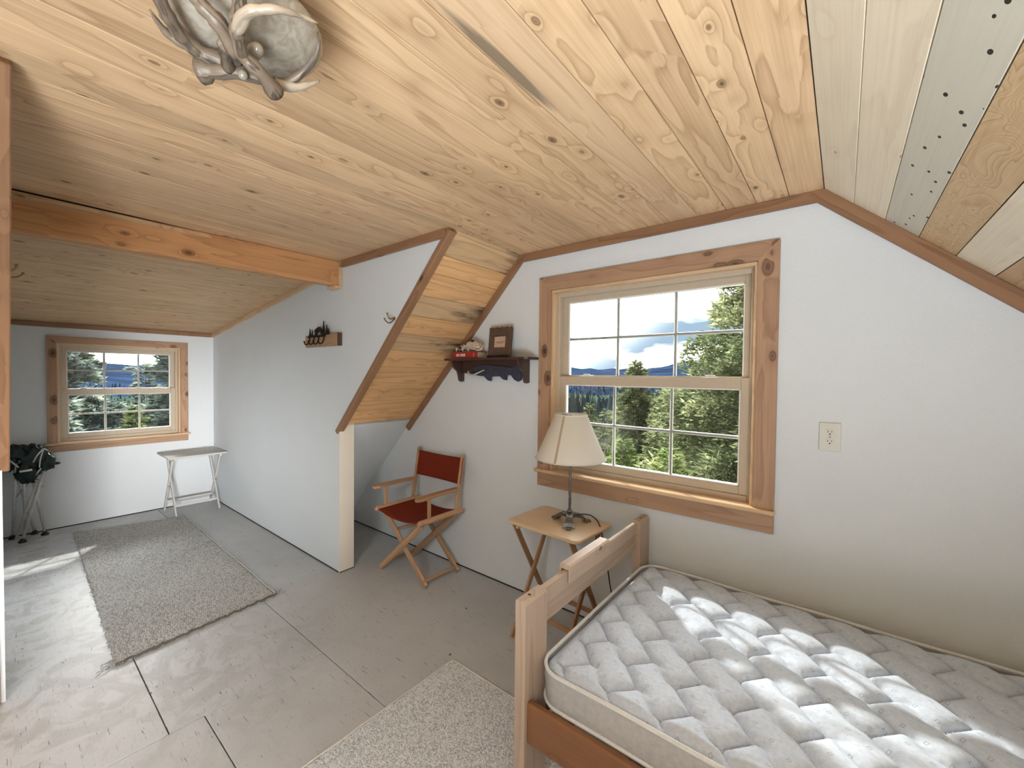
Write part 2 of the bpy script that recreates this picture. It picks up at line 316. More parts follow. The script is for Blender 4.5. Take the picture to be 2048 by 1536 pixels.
def glass_mat():
    m = bpy.data.materials.new('window_glass'); m.use_nodes = True; t = m.node_tree; t.nodes.clear()
    o = nd(t, 'ShaderNodeOutputMaterial'); a = nd(t, 'ShaderNodeBsdfTransparent', inp={0: (.95, .965, .96, 1)}); g = nd(t, 'ShaderNodeBsdfGlossy', inp={'Roughness': .0})
    f = nd(t, 'ShaderNodeFresnel', inp={0: 1.5}); mx = nd(t, 'ShaderNodeMixShader')
    t.links.new(mth(t, 'MULTIPLY', f.outputs[0], .9), mx.inputs[0]); t.links.new(a.outputs[0], mx.inputs[1]); t.links.new(g.outputs[0], mx.inputs[2]); t.links.new(mx.outputs[0], o.inputs[0]); return m
GLASS = glass_mat()

def leaf_mat(name, c1, c2, c3):
    m = bpy.data.materials.new(name); m.use_nodes = True; t = m.node_tree; t.nodes.clear()
    o = nd(t, 'ShaderNodeOutputMaterial'); d = nd(t, 'ShaderNodeBsdfDiffuse'); tr = nd(t, 'ShaderNodeBsdfTranslucent'); mx = nd(t, 'ShaderNodeMixShader', inp={0: .3})
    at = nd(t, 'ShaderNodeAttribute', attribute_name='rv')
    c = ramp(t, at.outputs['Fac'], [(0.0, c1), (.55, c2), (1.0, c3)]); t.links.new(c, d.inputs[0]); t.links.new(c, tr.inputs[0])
    t.links.new(d.outputs[0], mx.inputs[1]); t.links.new(tr.outputs[0], mx.inputs[2]); t.links.new(mx.outputs[0], o.inputs[0]); return m
LEAF_A = leaf_mat('fir_needles', (.018, .025, .014), (.06, .072, .034), (.165, .17, .09))
LEAF_B = leaf_mat('bright_fir_needles', (.023, .037, .012), (.075, .10, .034), (.19, .205, .085))
LEAF_C = leaf_mat('blue_pine_needles', (.028, .04, .04), (.085, .107, .097), (.19, .215, .15))
BARK = plain('conifer_bark', (.10, .075, .055), .9, noise=.3)
FARL = leaf_mat('distant_conifers', (.009, .016, .021), (.022, .034, .038), (.045, .06, .052))
GROUND = plain('forest_ground', (.010, .016, .012), 1, noise=.4, scale=.3, spec=0)
HILL = plain('distant_forested_hills', (.0042, .0080, .0165), 1, noise=.45, scale=.006, spec=0)  # blue of aerial haze put into the base colour
EXT = plain('exterior_cladding', (.20, .13, .08), .8)

# ------------------------------------------------------------------ mesh helpers
class MB:
    def __init__(s): s.v = []; s.f = []; s.g = []; s.sm = []; s.mi = []; s.n = 0; s.mat = 0; s.rnd = True
    def add(s, v, f, g=None, smooth=False):
        v = np.asarray(v, float); 
        if g is None: g = v
        s.v.append(v); s.g.append(np.asarray(g, float)); s.f += [tuple(int(i)+s.n for i in q) for q in f]
        s.sm += [smooth]*len(f); s.mi += [s.mat]*len(f); s.n += len(v); return s
    def box(s, c, size, R=None, bev=None):
        """chamfered box; grain follows its longest side"""
        h = np.array(size, float)/2; R = np.eye(3) if R is None else np.array(R, float)
        b = min(h)*.18 if bev is None else min(bev, min(h)*.8)
        V = []; 
        for sx in (-1, 1):
            for sy in (-1, 1):
                for sz in (-1, 1):
                    S = np.array([sx, sy, sz])
                    for k in range(3):
                        q = h-b; q = q.copy(); q[k] = h[k]; V.append(S*q)
        idx = lambda sx, sy, sz, k: ((sx > 0)*4+(sy > 0)*2+(sz > 0))*3+k
        F = []
        cyc = [(-1, -1), (1, -1), (1, 1), (-1, 1)]
        for k in range(3):
            for sk in (-1, 1):
                q = []
                for a, c2 in cyc:
                    S = [0, 0, 0]; S[k] = sk; S[(k+1) % 3] = a; S[(k+2) % 3] = c2; q.append(idx(*S, k))
                F.append(q if sk > 0 else q[::-1])
        for k in range(3):
            i, j = (k+1) % 3, (k+2) % 3
            for a in (-1, 1):
                for c2 in (-1, 1):
                    S = [0, 0, 0]; S[i] = a; S[j] = c2; A = S[:]; B = S[:]; A[k] = -1; B[k] = 1
                    q = [idx(*A, i), idx(*B, i), idx(*B, j), idx(*A, j)]
                    F.append(q if a*c2 > 0 else q[::-1])
        for sx in (-1, 1):
            for sy in (-1, 1):
                for sz in (-1, 1):
                    q = [idx(sx, sy, sz, 0), idx(sx, sy, sz, 1), idx(sx, sy, sz, 2)]
                    F.append(q if sx*sy*sz > 0 else q[::-1])
        V = np.array(V); o = np.argsort(-h, kind='stable'); G = V[:, o]+(np.array([0, random.random()*3, random.random()*3]) if s.rnd else 0)
        return s.add(V@R.T+np.array(c, float), F, G)
    def stick(s, p0, p1, w, t, side=(0, 0, 1), bev=None, ext=0):
        """bar from p0 to p1; w across 'side' direction, t across the other"""
        p0 = np.array(p0, float); p1 = np.array(p1, float); d = p1-p0; l = np.linalg.norm(d); d /= l
        a = np.array(side, float); a = a-d*(a@d); a /= np.linalg.norm(a); b = np.cross(d, a)
        return s.box((p0+p1)/2, (l+2*ext, w, t), np.stack([d, a, b], 1), bev)
    def tube(s, P, r, seg=8, cap=True, smooth=True):
        P = np.array(P, float); n = len(P); r = np.full(n, r) if np.isscalar(r) else np.array(r, float)
        T = np.gradient(P, axis=0); T /= np.linalg.norm(T, axis=1)[:, None]+1e-12
        a = np.array([0, 0, 1.]) if abs(T[0][2]) < .9 else np.array([1., 0, 0]); V = []; 
        for i in range(n):
            a = a-T[i]*(a@T[i]); a /= np.linalg.norm(a); b = np.cross(T[i], a)
            for k in range(seg):
                th = 2*math.pi*k/seg; V.append(P[i]+r[i]*(math.cos(th)*a+math.sin(th)*b))
        F = [(i*seg+k, i*seg+(k+1) % seg, (i+1)*seg+(k+1) % seg, (i+1)*seg+k) for i in range(n-1) for k in range(seg)]
        L_ = np.concatenate([[0], np.cumsum(np.linalg.norm(np.diff(P, axis=0), axis=1))])
        G = [(L_[i], r[i]*math.cos(2*math.pi*k/seg), r[i]*math.sin(2*math.pi*k/seg)) for i in range(n) for k in range(seg)]
        s.add(V, F, G, smooth)
        if cap:
            s.f += [tuple(range(s.n-n*seg, s.n-n*seg+seg))[::-1], tuple(range(s.n-seg, s.n))]; s.sm += [False]*2; s.mi += [s.mat]*2
        return s
    def lathe(s, prof, c=(0, 0, 0), seg=32, smooth=True):
        V = [(c[0]+r*math.cos(2*math.pi*k/seg), c[1]+r*math.sin(2*math.pi*k/seg), c[2]+z) for r, z in prof for k in range(seg)]
        F = [(i*seg+k, i*seg+(k+1) % seg, (i+1)*seg+(k+1) % seg, (i+1)*seg+k) for i in range(len(prof)-1) for k in range(seg)]
        return s.add(V, F, None, smooth)
    def prism(s, poly, axis, a, b):
        """poly: 2D outline (other two axes in xyz order), extruded from a to b along axis"""
        n = len(poly); ax = 'xyz'.index(axis)
        area2 = sum(poly[i][0]*poly[(i+1) % n][1]-poly[(i+1) % n][0]*poly[i][1] for i in range(n))
        if area2 < 0: poly = poly[::-1]
        V = [list(p[:ax])+[q]+list(p[ax:]) for q in (a, b) for p in poly]
        F = [tuple(range(n))[::-1], tuple(range(n, 2*n))]+[(i, (i+1) % n, n+(i+1) % n, n+i) for i in range(n)]
        if ax == 1: F = [q[::-1] for q in F]
        ext = [max(v[k] for v in V)-min(v[k] for v in V) for k in range(3)]; o = np.argsort([-e for e in ext], kind='stable')
        V = np.array(V, float); return s.add(V, F, V[:, o]+np.array([0, random.random()*3, 0]))
    def ball(s, c, r, seg=14, rings=8):
        r = (r, r, r) if np.isscalar(r) else r
        V = [(c[0], c[1], c[2]-r[2])]
        for i in range(1, rings):
            ph = -math.pi/2+math.pi*i/rings
            V += [(c[0]+r[0]*math.cos(ph)*math.cos(2*math.pi*k/seg), c[1]+r[1]*math.cos(ph)*math.sin(2*math.pi*k/seg), c[2]+r[2]*math.sin(ph)) for k in range(seg)]
        V.append((c[0], c[1], c[2]+r[2])); e = len(V)-1
        F = [(0, 1+(k+1) % seg, 1+k) for k in range(seg)]+[(e, e-seg+k, e-seg+(k+1) % seg) for k in range(seg)]
        F += [(1+i*seg+k, 1+i*seg+(k+1) % seg, 1+(i+1)*seg+(k+1) % seg, 1+(i+1)*seg+k) for i in range(rings-2) for k in range(seg)]
        return s.add(V, F, None, True)
    def build(s, name, mat, parent=None, **props):
        me = bpy.data.meshes.new(name); V = np.concatenate(s.v); me.from_pydata([tuple(v) for v in V], [], s.f)
        mats = mat if isinstance(mat, (list, tuple)) else [mat]
        for m in mats: me.materials.append(m)
        me.polygons.foreach_set('use_smooth', s.sm); me.polygons.foreach_set('material_index', s.mi)
        a = me.attributes.new('gc', 'FLOAT_VECTOR', 'POINT'); a.data.foreach_set('vector', np.concatenate(s.g).astype(np.float32).ravel())
        me.update()
        if len(s.f) < 20000:
            bm = bmesh.new(); bm.from_mesh(me); bmesh.ops.recalc_face_normals(bm, faces=bm.faces); bm.to_mesh(me); bm.free()
        o = bpy.data.objects.new(name, me); COL.objects.link(o); o.parent = parent
        for k, v in props.items(): o[k] = v
        return o
def tag(o, label=None, cat=None, group=None, kind=None):
    for k, v in (('label', label), ('category', cat), ('group', group), ('kind', kind)):
        if v: o[k] = v
    return o
def empty(name, loc=(0, 0, 0), **p):
    o = bpy.data.objects.new(name, None); COL.objects.link(o); o.location = loc; o.empty_display_size = .1
    for k, v in p.items(): o[k] = v
    return o
def rebase(o, loc):
    """put an object's origin at its base without moving its geometry"""
    loc = Vector(loc)
    if o.type == 'MESH': o.data.transform(Matrix.Translation(-loc))
    for c in o.children: c.location = Vector(c.location)-loc
    o.location = loc; return o
def spline(P, n=24):
    P = np.array(P, float); m = len(P)
    if m < 3: return np.array([P[0]+(P[-1]-P[0])*t for t in np.linspace(0, 1, n)])
    Q = np.vstack([2*P[0]-P[1], P, 2*P[-1]-P[-2]]); out = []
    for t in np.linspace(0, m-1, n):
        i = min(int(t), m-2); f = t-i; a, b, c, d = Q[i], Q[i+1], Q[i+2], Q[i+3]
        out.append(.5*((2*b)+(-a+c)*f+(2*a-5*b+4*c-d)*f*f+(-a+3*b-3*c+d)*f**3))
    return np.array(out)

# ================================================================== STRUCTURE
D = 2.186          # gable wall plane
YC, YC2 = 1.542, 1.656   # far dormer cheek wall
YN, YN2 = .012, -.09      # near dormer cheek wall
XL = -5.575; H = 2.24; XS = -1.68; XR = -.08; YB = -3.2
KL = 1.0263        # tan of the left slope
KR = .893          # tan of the right slope
XK = 1.35; ZK = H-KR*(XK-XR)
ds = lambda x: 2.219+.1225*(x+2.78)     # dormer slope height

# floor: substrate and the painted plywood sheets
floor = MB().box((-1.9, -.5, -.075), (8.2, 5.9, .09), bev=.001).build('floor', DKGAP, None, kind='structure')
def panel(x0, x1, y0, y1):
    g = .0021; MB().box(((x0+x1)/2, (y0+y1)/2, -.015), (x1-x0-2*g, y1-y0-2*g, .03), bev=.0012).build('floor_panel', FLOOR, floor)
for a in [(-5.62, -3.28, 1.045, 2.25), (-3.28, -.84, 1.045, 2.25), (-.84, 1.5, 1.045, 2.25),
          (-5.62, -4.51, -.15, 1.045), (-4.51, -2.07, .418, 1.045), (-4.51, -2.07, -.20, .418), (-2.07, .37, .535, 1.045), (-2.07, .37, -.17, .535), (.37, 1.5, -.17, 1.045),
          (-5.62, -3.2, -1.4, -.20), (-3.2, -.85, -1.4, -.20), (-.85, 1.5, -1.4, -.17), (-5.62, -2.0, -3.3, -1.4), (-2.0, 1.5, -3.3, -1.4)]: panel(*a)

# ceiling backing slabs (one structure object) carrying every plank
cb = MB()
cb.box((-1.4, -.5, H+.115), (2.9, 5.8, .15), bev=.001)
def slab(mb, p0, p1, y0, y1, off, th):
    """slab in the xz profile from p0 to p1, lifted off the inner surface by off along the outward normal"""
    d = np.array([p1[0]-p0[0], p1[1]-p0[1]]); l = np.linalg.norm(d); d /= l; n = np.array([-d[1], d[0]])
    if n[1] < 0: n = -n
    c = (np.array(p0)+np.array(p1))/2+n*(off+th/2)
    R = np.array([[d[0], 0, -d[1]], [0, 1, 0], [d[1], 0, d[0]]])
    return mb.box((c[0], (y0+y1)/2, c[1]), (l, y1-y0, th), R, bev=.001)
slab(cb, (XR-.04, H), (XK+.25, H-KR*(XK+.25-XR)), YB-.1, D+.2, .03, .13)
slab(cb, (-2.83, H-KL*(XS+2.83)*1.0), (XS+.02, H), YC2-.02, D+.2, .03, .13)
slab(cb, (-4.05, H-KL*(XS+4.05)), (XS+.02, H), YB-.1, YN2+.02, .03, .13)
slab(cb, (-6.30, ds(-6.30)), (-2.70, ds(-2.70)), YN2-.35, YC2+.3, .03, .10)
ceiling = cb.build('ceiling', DKGAP, None, kind='structure')

def plank(xc, zc, w, ang, y0, y1, mat, lift=0.0, th=.02):
    """board lying along y; its visible face is at (xc, zc), rotated by ang in the xz plane"""
    c, s_ = math.cos(ang), math.sin(ang); R = np.array([[0, c, -s_], [1, 0, 0], [0, s_, c]])
    n = np.array([-s_, 0, c])
    mb = MB(); mb.rnd = False; mb.box(np.array([0, 0, 0]), (y1-y0, w-.0026, th), R, bev=.0012)
    cen = np.array([xc, (y0+y1)/2, zc])+n*(th/2+lift)
    o = mb.build('plank', mat, ceiling); o.location = cen
    # grain coordinates count from the far end so marks sit where they are on the board
    return o
# flat ceiling: the seams read off the photograph, then regular boards
seams = [-.08, -.202, -.325, -.449, -.576, -.711, -.832, -.955, -1.09, -1.228, -1.364, -1.497, -1.61]
while seams[-1] > -2.95: seams.append(seams[-1]-random.uniform(.112, .132))
for i in range(len(seams)-1):
    a, b_ = seams[i], seams[i+1]; mt = W_CEIL2 if i in (1, 3, 5, 6, 10, 12) else W_CEIL
    y1 = D+.01
    if (a+b_)/2 < XS-.0: y1 = YC+.02
    if i == 5: mt = W_CEIL2
    if i == 4: mt = W_STREAK
    cut = random.choice([None, None, -1.3, -.6])
    l = random.uniform(0, .0005)
    if i > 6 and cut is None and random.random() < .4: cut = random.uniform(-.2, .2)
    if cut is None: plank((a+b_)/2, H, a-b_, 0, YB, y1, mt, l)
    else:
        plank((a+b_)/2, H, a-b_, 0, cut+.001, y1, mt, l); plank((a+b_)/2, H, a-b_, 0, YB, cut-.001, W_CEIL, l)
# board that closes the ceiling against the far steep slope
# right slope
ar = -math.atan(KR); cr_, sr_ = math.cos(ar), math.sin(ar); s0 = 0; k = 0
mats = [W_PALE, W_PALE, W_GREY, W_WAVY, W_PALE, W_CEIL, W_CEIL2]
while s0 < 1.92:
    w = [.130, .128, .128, .131, .130][k] if k < 5 else .13
    m_ = mats[k] if k < len(mats) else random.choice([W_CEIL, W_CEIL2, W_PALE]); sc_ = s0+w/2
    plank(XR+sc_*cr_, H+sc_*sr_, w, ar, YB, D+.01, m_, random.uniform(0, .0005)); s0 += w; k += 1
# left steep slope, far bay (over the chair) and near bay
al = math.atan(KL); cl_, sl_ = math.cos(al), math.sin(al)
def slope_run(y0, y1, smax, mm):
    s0 = 0; k = 0
    while s0 < smax-.02:
        w = [.16, .125, .16, .155, .15, .14, .15, .155, .15, .14, .15, .13][k % 12]; w = min(w, smax-s0); sc_ = s0+w/2
        plank(XS-sc_*cl_, H-sc_*sl_, w, al, y0, y1, mm[k % len(mm)], random.uniform(0, .0005)); s0 += w; k += 1
slope_run(YC+.03, D+.01, 1.625, [W_STAIN, W_SLOPE, W_SLOPE, W_STAIN, W_SLOPE, W_STAIN, W_SLOPE, W_SLOPE, W_SLOPE, W_SLOPE, W_SLOPE])
slope_run(YB, YN2+.03, 3.1, [W_SLOPE, W_CEIL])
# dormer slope
ad = math.atan(.1225); cd_, sd_ = math.cos(ad), math.sin(ad); s0 = .0; k = 0
x0_ = -2.84; L_tot = (x0_-XL+.02)/cd_
while s0 < L_tot-.02:
    w = random.uniform(.125, .15); w = min(w, L_tot-s0); sc_ = s0+w/2
    plank(x0_-sc_*cd_, ds(x0_)-sc_*sd_, w, ad, YN-.01, YC+.01, [W_CEIL, W_CEIL2, W_CEIL2, W_CEIL][k % 4], random.uniform(0, .0005)); s0 += w; k += 1

# white boarding of the slope below the planks in the far bay
lw = MB(); slab(lw, (-4.05, H-KL*(XS+4.05)), (-2.83, H-KL*(XS+2.83)), YC2-.02, D+.02, .0, .05)
lw.build('wall_eave', WALL, None, kind='structure')

# gable wall with its window opening
WX0, WX1, WZ0, WZ1 = -1.437, -.313, .852, 1.98
def wall_y(name, y0, y1, X0, X1, Z0, Z1, hole, top=None):
    mb = MB(); hx0, hx1, hz0, hz1 = hole
    pts_in = [(hx0, hz0), (hx1, hz0), (hx1, hz1), (hx0, hz1)]
    A = [(X0, Z0), (X1, Z0), (X1, Z1), (X0, Z1)]
    V = [(x, y, z) for y in (y0, y1) for x, z in A+pts_in]; F = []
    for i in range(4):
        j = (i+1) % 4; F.append((i, j, 4+j, 4+i)); F.append((8+i, 12+i, 12+j, 8+j)); F.append((4+i, 4+j, 12+j, 12+i)); F.append((j, i, 8+i, 8+j))
    return mb.add(V, F)
wall_y('wall_gable', D, D+.14, -4.3, 1.75, -.02, 2.6, (WX0, WX1, WZ0, WZ1)).build('wall_gable', WALL, None, kind='structure')
# left (dormer) wall with its window opening; faces +x
LY0, LY1, LZ0, LZ1 = .345, 1.243, .785, 1.695
mb = MB(); A = [(YN2-.05, -.02), (YC2+.05, -.02), (YC2+.05, 2.0), (YN2-.05, 2.0)]; B_ = [(LY0, LZ0), (LY1, LZ0), (LY1, LZ1), (LY0, LZ1)]
V = [(x, y, z) for x in (XL, XL-.13) for y, z in A+B_]; F = []
for i in range(4):
    j = (i+1) % 4; F.append((i, j, 4+j, 4+i)); F.append((8+i, 12+i, 12+j, 8+j)); F.append((4+i, 4+j, 12+j, 12+i)); F.append((j, i, 8+i, 8+j))
mb.add(V, F); mb.build('wall_left', WALL, None, kind='structure')
# dormer cheek walls
def cheek(name, y0, y1):
    zt = lambda x: ds(x)+.02
    poly = [(XL-.02, -.01), (-2.825, -.01), (-2.825, H-KL*(XS+2.825)+.006), (-2.80, H-KL*(XS+2.80)+.02), (XS-.02, H+.01), (-2.78, H+.01), (XL-.02, zt(XL))]
    return MB().prism(poly, 'y', y0, y1).build(name, WALL, None, kind='structure')
cheek('wall_dormer_right', YC, YC2)
cheek('wall_dormer_left', YN2, YN)
# end of the cheek wall, warm wood reflection put into its colour
MB().box((-2.823, (YC+YC2)/2, .535), (.006, YC2-YC, 1.07), bev=.001).build('wall_end_right', WALLEND, None, kind='structure')
# knee walls and rear wall
MB().box((XK+.05, -.5, ZK/2), (.1, 5.6, ZK+.02), bev=.001).build('wall_right', WALL, None, kind='structure')
MB().box((-1.3, YB-.06, 1.2), (6.2, .12, 2.6), bev=.001).build('wall_rear', WALL, None, kind='structure')

# ---- trims
tn = [0]
def trim(mb, mat=W_TRIM):
    tn[0] += 1; return mb.build('trim_%d' % tn[0], mat, None, kind='structure')
trim(MB().box(((XR+XS)/2+.0, D-.010, H-.024), (XR-XS+.03, .022, .048)))
def slope_trim(p0, p1, y, depth, w, off=0.0):
    d = np.array([p1[0]-p0[0], p1[1]-p0[1]]); l = np.linalg.norm(d); d /= l; n = np.array([-d[1], d[0]]); n = -n if n[1] > 0 else n
    c = (np.array(p0)+np.array(p1))/2+n*(w/2+off)
    R = np.array([[d[0], 0, -d[1]], [0, 1, 0], [d[1], 0, d[0]]])
    return MB().box((c[0], y, c[1]), (l, depth, w), R)
trim(slope_trim((XR-.022, H+.02), (XK, ZK), D-.0105, .022, .052))
trim(slope_trim((XS+.02, H+.02), (-2.885, H-KL*(XS+2.885)), D-.0105, .022, .045))
trim(slope_trim((XS, H), (-2.86, H-KL*(XS+2.86)), YC+.012, .05, .034, -.004))
trim(slope_trim((XS, H), (-2.86, H-KL*(XS+2.86)), YN-.002, .048, .040, -.004))
trim(MB().box(((XS-2.79)/2+.0, YC-.010, H-.024), (2.79+XS-.04, .020, .048)))
trim(slope_trim((-2.90, ds(-2.90)), (XL, ds(XL)), YC-.010, .020, .042), W_JAMB)
trim(slope_trim((-2.90, ds(-2.90)), (XL, ds(XL)), YN+.010, .020, .042), W_JAMB)
trim(MB().box((XL+.010, (YN+YC)/2, ds(XL)-.021), (.020, YC-YN-.04, .042)))
# corner board on the end of the near cheek wall
trim(MB().box((-2.815, YN2+.042, .53), (.022, .088, 1.06)), W_BEAM)
# dark strips standing in for the shaded gap under the walls (no baseboards in this attic)
for c_, s_ in (((-1.25, D-.0012, .0045), (5.1, .0028, .009)), ((-4.2, YC-.0012, .0045), (2.74, .0028, .009)), ((XL+.0012, (YN+YC)/2, .0045), (.0028, YC-YN, .009)), ((-2.8195, (YC+YC2)/2, .003), (.003, YC2-YC, .006))):
    trim(MB().box(c_, s_, bev=.0004), DKGAP)  # shade strips, numbered along with the real trims
# dormer header beam with its end cover
beam = empty('trim_beam', (0, 0, 0), kind='structure')
MB().stick((-2.925, YN-.005, 2.155), (-2.845, YC-.003, 2.155), .175, .085, side=(0, 0, 1)).build('beam', W_BEAM, beam)
MB().box((-2.792, YC-.012, 2.13), (.022, .022, .135)).box((-2.845, YC-.028, 2.055), (.115, .05, .022)).build('beam_end_cover', W_JAMB, beam)

# ---- windows
def window(nm, origin, xd, yd, W, Hh, opening, casing_w, small=False):
    """built in a local frame: u along the wall, v into the wall (outwards), z up; origin = opening centre bottom on wall face"""
    root = empty(nm, (0, 0, 0), kind='structure'); O = np.array(origin, float); U_ = np.array(xd, float); V_ = np.array(yd, float); Z_ = np.array([0, 0, 1.])
    R = np.stack([U_, V_, Z_], 1)
    def bx(mb, u0, u1, v0, v1, z0, z1, bev=None): return mb.box(O+U_*(u0+u1)/2+V_*(v0+v1)/2+Z_*(z0+z1)/2, (abs(u1-u0), abs(v1-v0), abs(z1-z0)), R, bev)
    h = W/2; cw = casing_w; ct = .020
    def quadboard(pts, v0, v1, ax):
        mb = MB(); P = [O+U_*u+V_*v+Z_*z for v in (v0, v1) for u, z in pts]; F = [(3, 2, 1, 0), (4, 5, 6, 7)]+[(i, (i+1) % 4, 4+(i+1) % 4, 4+i) for i in range(4)]
        G = [((z, u, 0) if ax == 'z' else (u, z, 0)) for v in (v0, v1) for u, z in pts]; r = random.random()*5
        return mb.add(P, F, np.array(G)+np.array([r, r, 0]))
    # mitred casing
    quadboard([(-h-cw, Hh+cw), (-h, Hh), (h, Hh), (h+cw, Hh+cw)], 0, -ct, 'x').build('casing', W_CASE, root)
    quadboard([(-h-cw, .0), (-h, .0), (-h, Hh), (-h-cw, Hh+cw)], 0, -ct, 'z').build('casing', W_CASE, root)
    quadboard([(h, .0), (h+cw, .0), (h+cw, Hh+cw), (h, Hh)], 0, -ct, 'z').build('casing', W_CASE, root)
    bx(MB(), -h-cw-(.018), h+cw+(.018 if small else .004), -.040, .075, -.018, .002, .004).build('window_stool', W_JAMB, root)
    bx(MB(), -h-cw, h+cw, -.020, 0, -.020-(.085 if not small else .062), -.020).build('apron', W_APRON, root)
    # jamb extensions
    dj = .045
    bx(MB(), -h, -h+.016, -.002, dj, 0, Hh-.016).build('jamb', W_JAMB, root); bx(MB(), h-.016, h, -.002, dj, 0, Hh-.016).build('jamb', W_JAMB, root)
    bx(MB(), -h, h, -.002, dj, Hh-.016, Hh).build('jamb', W_JAMB, root)
    # vinyl frame
    fr = MB(); fw_ = .034
    bx(fr, -h+.004, -h+fw_, dj, .135, 0, Hh); bx(fr, h-fw_, h-.004, dj, .135, 0, Hh)
    bx(fr, -h+fw_, h-fw_, dj, .135, Hh-fw_-.004, Hh-.004); bx(fr, -h+fw_, h-fw_, dj, .135, 0, .030)
    frame = fr.build('window_frame', VINYL, root)
    zm = Hh*.497; rb = .026
    def sash(name, v0, v1, z0, z1, st, top, bot):
        mb = MB(); a = h-fw_+.002
        bx(mb, -a, -a+st, v0, v1, z0, z1); bx(mb, a-st, a, v0, v1, z0, z1); bx(mb, -a+st, a-st, v0, v1, z1-top, z1); bx(mb, -a+st, a-st, v0, v1, z0, z0+bot)
        s_ = mb.build(name, VINYL, root); gu, g0, g1 = a-st, z0+bot, z1-top; vm = (v0+v1)/2
        li = MB(); e = .006
        bx(li, -gu, -gu+e, v0+.003, v1, g0, g1, .001); bx(li, gu-e, gu, v0+.003, v1, g0, g1, .001); bx(li, -gu, gu, v0+.003, v1, g0, g0+e, .001); bx(li, -gu, gu, v0+.003, v1, g1-e, g1, .001)
        li.build('glazing_bead', MWHITE, s_)
        for k in (-1, 1): bx(MB(), k*gu/3-.008, k*gu/3+.008, vm-.005, vm+.005, g0, g1, .002).build('muntin', MUNT, s_)
        bx(MB(), -gu, gu, vm-.004, vm+.004, (g0+g1)/2-.008, (g0+g1)/2+.008, .002).build('muntin', MUNT, s_)
        for i in range(3):
            for j in range(2):
                bx(MB(), -gu+gu*2/3*i+.001, -gu+gu*2/3*(i+1)-.001, vm-.0085, vm-.0065, g0+(g1-g0)/2*j, g0+(g1-g0)/2*(j+1), .0003).build('pane', GLASS, s_)
        return s_
    sash('upper_sash', .092, .122, zm, Hh-fw_, .036, .036, .034)
    lo = sash('lower_sash', .052, .084, .030, zm+.032, .040, .052, .040)
    for k in (-1, 1):
        lk = MB(); bx(lk, k*h*.62-.035, k*h*.62+.035, .050, .090, zm+.032, zm+.040, .003); bx(lk, k*h*.62-.018, k*h*.62+.022, .056, .080, zm+.040, zm+.048, .003)
        lk.build('sash_lock', MWHITE, lo)
    if not small:
        for u in (-h*.585, h*.72):
            st = MB(); bx(st, u-.020, u+.020, .0575, .0588, .078, .080, .0004); bx(st, u-.020, u+.020, .0575, .0588, .094, .096, .0004)
            bx(st, u-.020, u-.018, .0575, .0588, .078, .096, .0004); bx(st, u+.018, u+.020, .0575, .0588, .078, .096, .0004); bx(st, u-.012, u+.010, .0575, .0588, .086, .088, .0004)
            st.build('glass_label', SLOT, lo)
    return root
window('window_1', ((WX0+WX1)/2, D, WZ0), (1, 0, 0), (0, 1, 0), WX1-WX0, WZ1-WZ0, None, .083)
window('window_2', (XL, (LY0+LY1)/2, LZ0), (0, 1, 0), (-1, 0, 0), LY1-LY0, LZ1-LZ0, None, .062, True)

# ================================================================== THINGS
# ---- bed frame
def build_bed():
    r = empty('bed_frame', (0, 0, 0)); tag(r, 'brown wooden single bed frame with a low slatted footboard along the gable wall', 'bed')
    x0, x1, pt = -.832, -.790, .708
    def post(y0, y1):
        mb = MB(); z0 = .0095 if y0 < 1.5 else 0.
        mb.prism([(x0, z0), (x1, z0), (x1, pt-.012), (x1-.010, pt), (x0+.004, pt), (x0, pt-.006)], 'y', y0, y1)
        return mb.build('post', W_BED, r)
    p1 = post(1.070, 1.195); p2 = post(2.045, 2.170)
    for y in (1.12, 2.10):
        MB().lathe([(0, .0006), (.006, .0005), (.006, 0)], (-.812, y, pt), 10, False).build('bolt_hole', SLOT, r)
    MB().box((-.822, 1.62, .632), (.022, .87, .132), bev=.004).build('footboard_rail', W_BED, r)
    # notched cap over the middle of the rail
    MB().prism([(-.846, .668), (-.838, .668), (-.838, .702), (-.806, .702), (-.806, .655), (-.798, .655), (-.798, .716), (-.804, .722), (-.842, .722), (-.846, .717)], 'y', 1.365, 1.70).build('rail_cap', W_BED, r)
    MB().box((-.818, 1.62, .30), (.024, .86, .135), bev=.004).build('end_rail', W_BEDD, r)
    for y in (1.095, 2.145): MB().box((.20, y, .302), (1.985, .026, .138), bev=.006).build('side_rail', W_BEDD, r)
    for i in range(10): MB().box((-.68+i*.19, 1.62, .350), (.07, 1.02, .018), bev=.002).build('slat', W_BED, r)
    # head end
    for y0 in (1.070, 2.045): MB().box((1.215, y0+.0625, .44), (.042, .125, .88), bev=.008).build('post', W_BED, r)
    for z in (.60, .78): MB().box((1.215, 1.62, z), (.022, .86, .12), bev=.004).build('headboard_rail', W_BED, r)
    return rebase(r, (-.81, 1.62, 0))
build_bed()

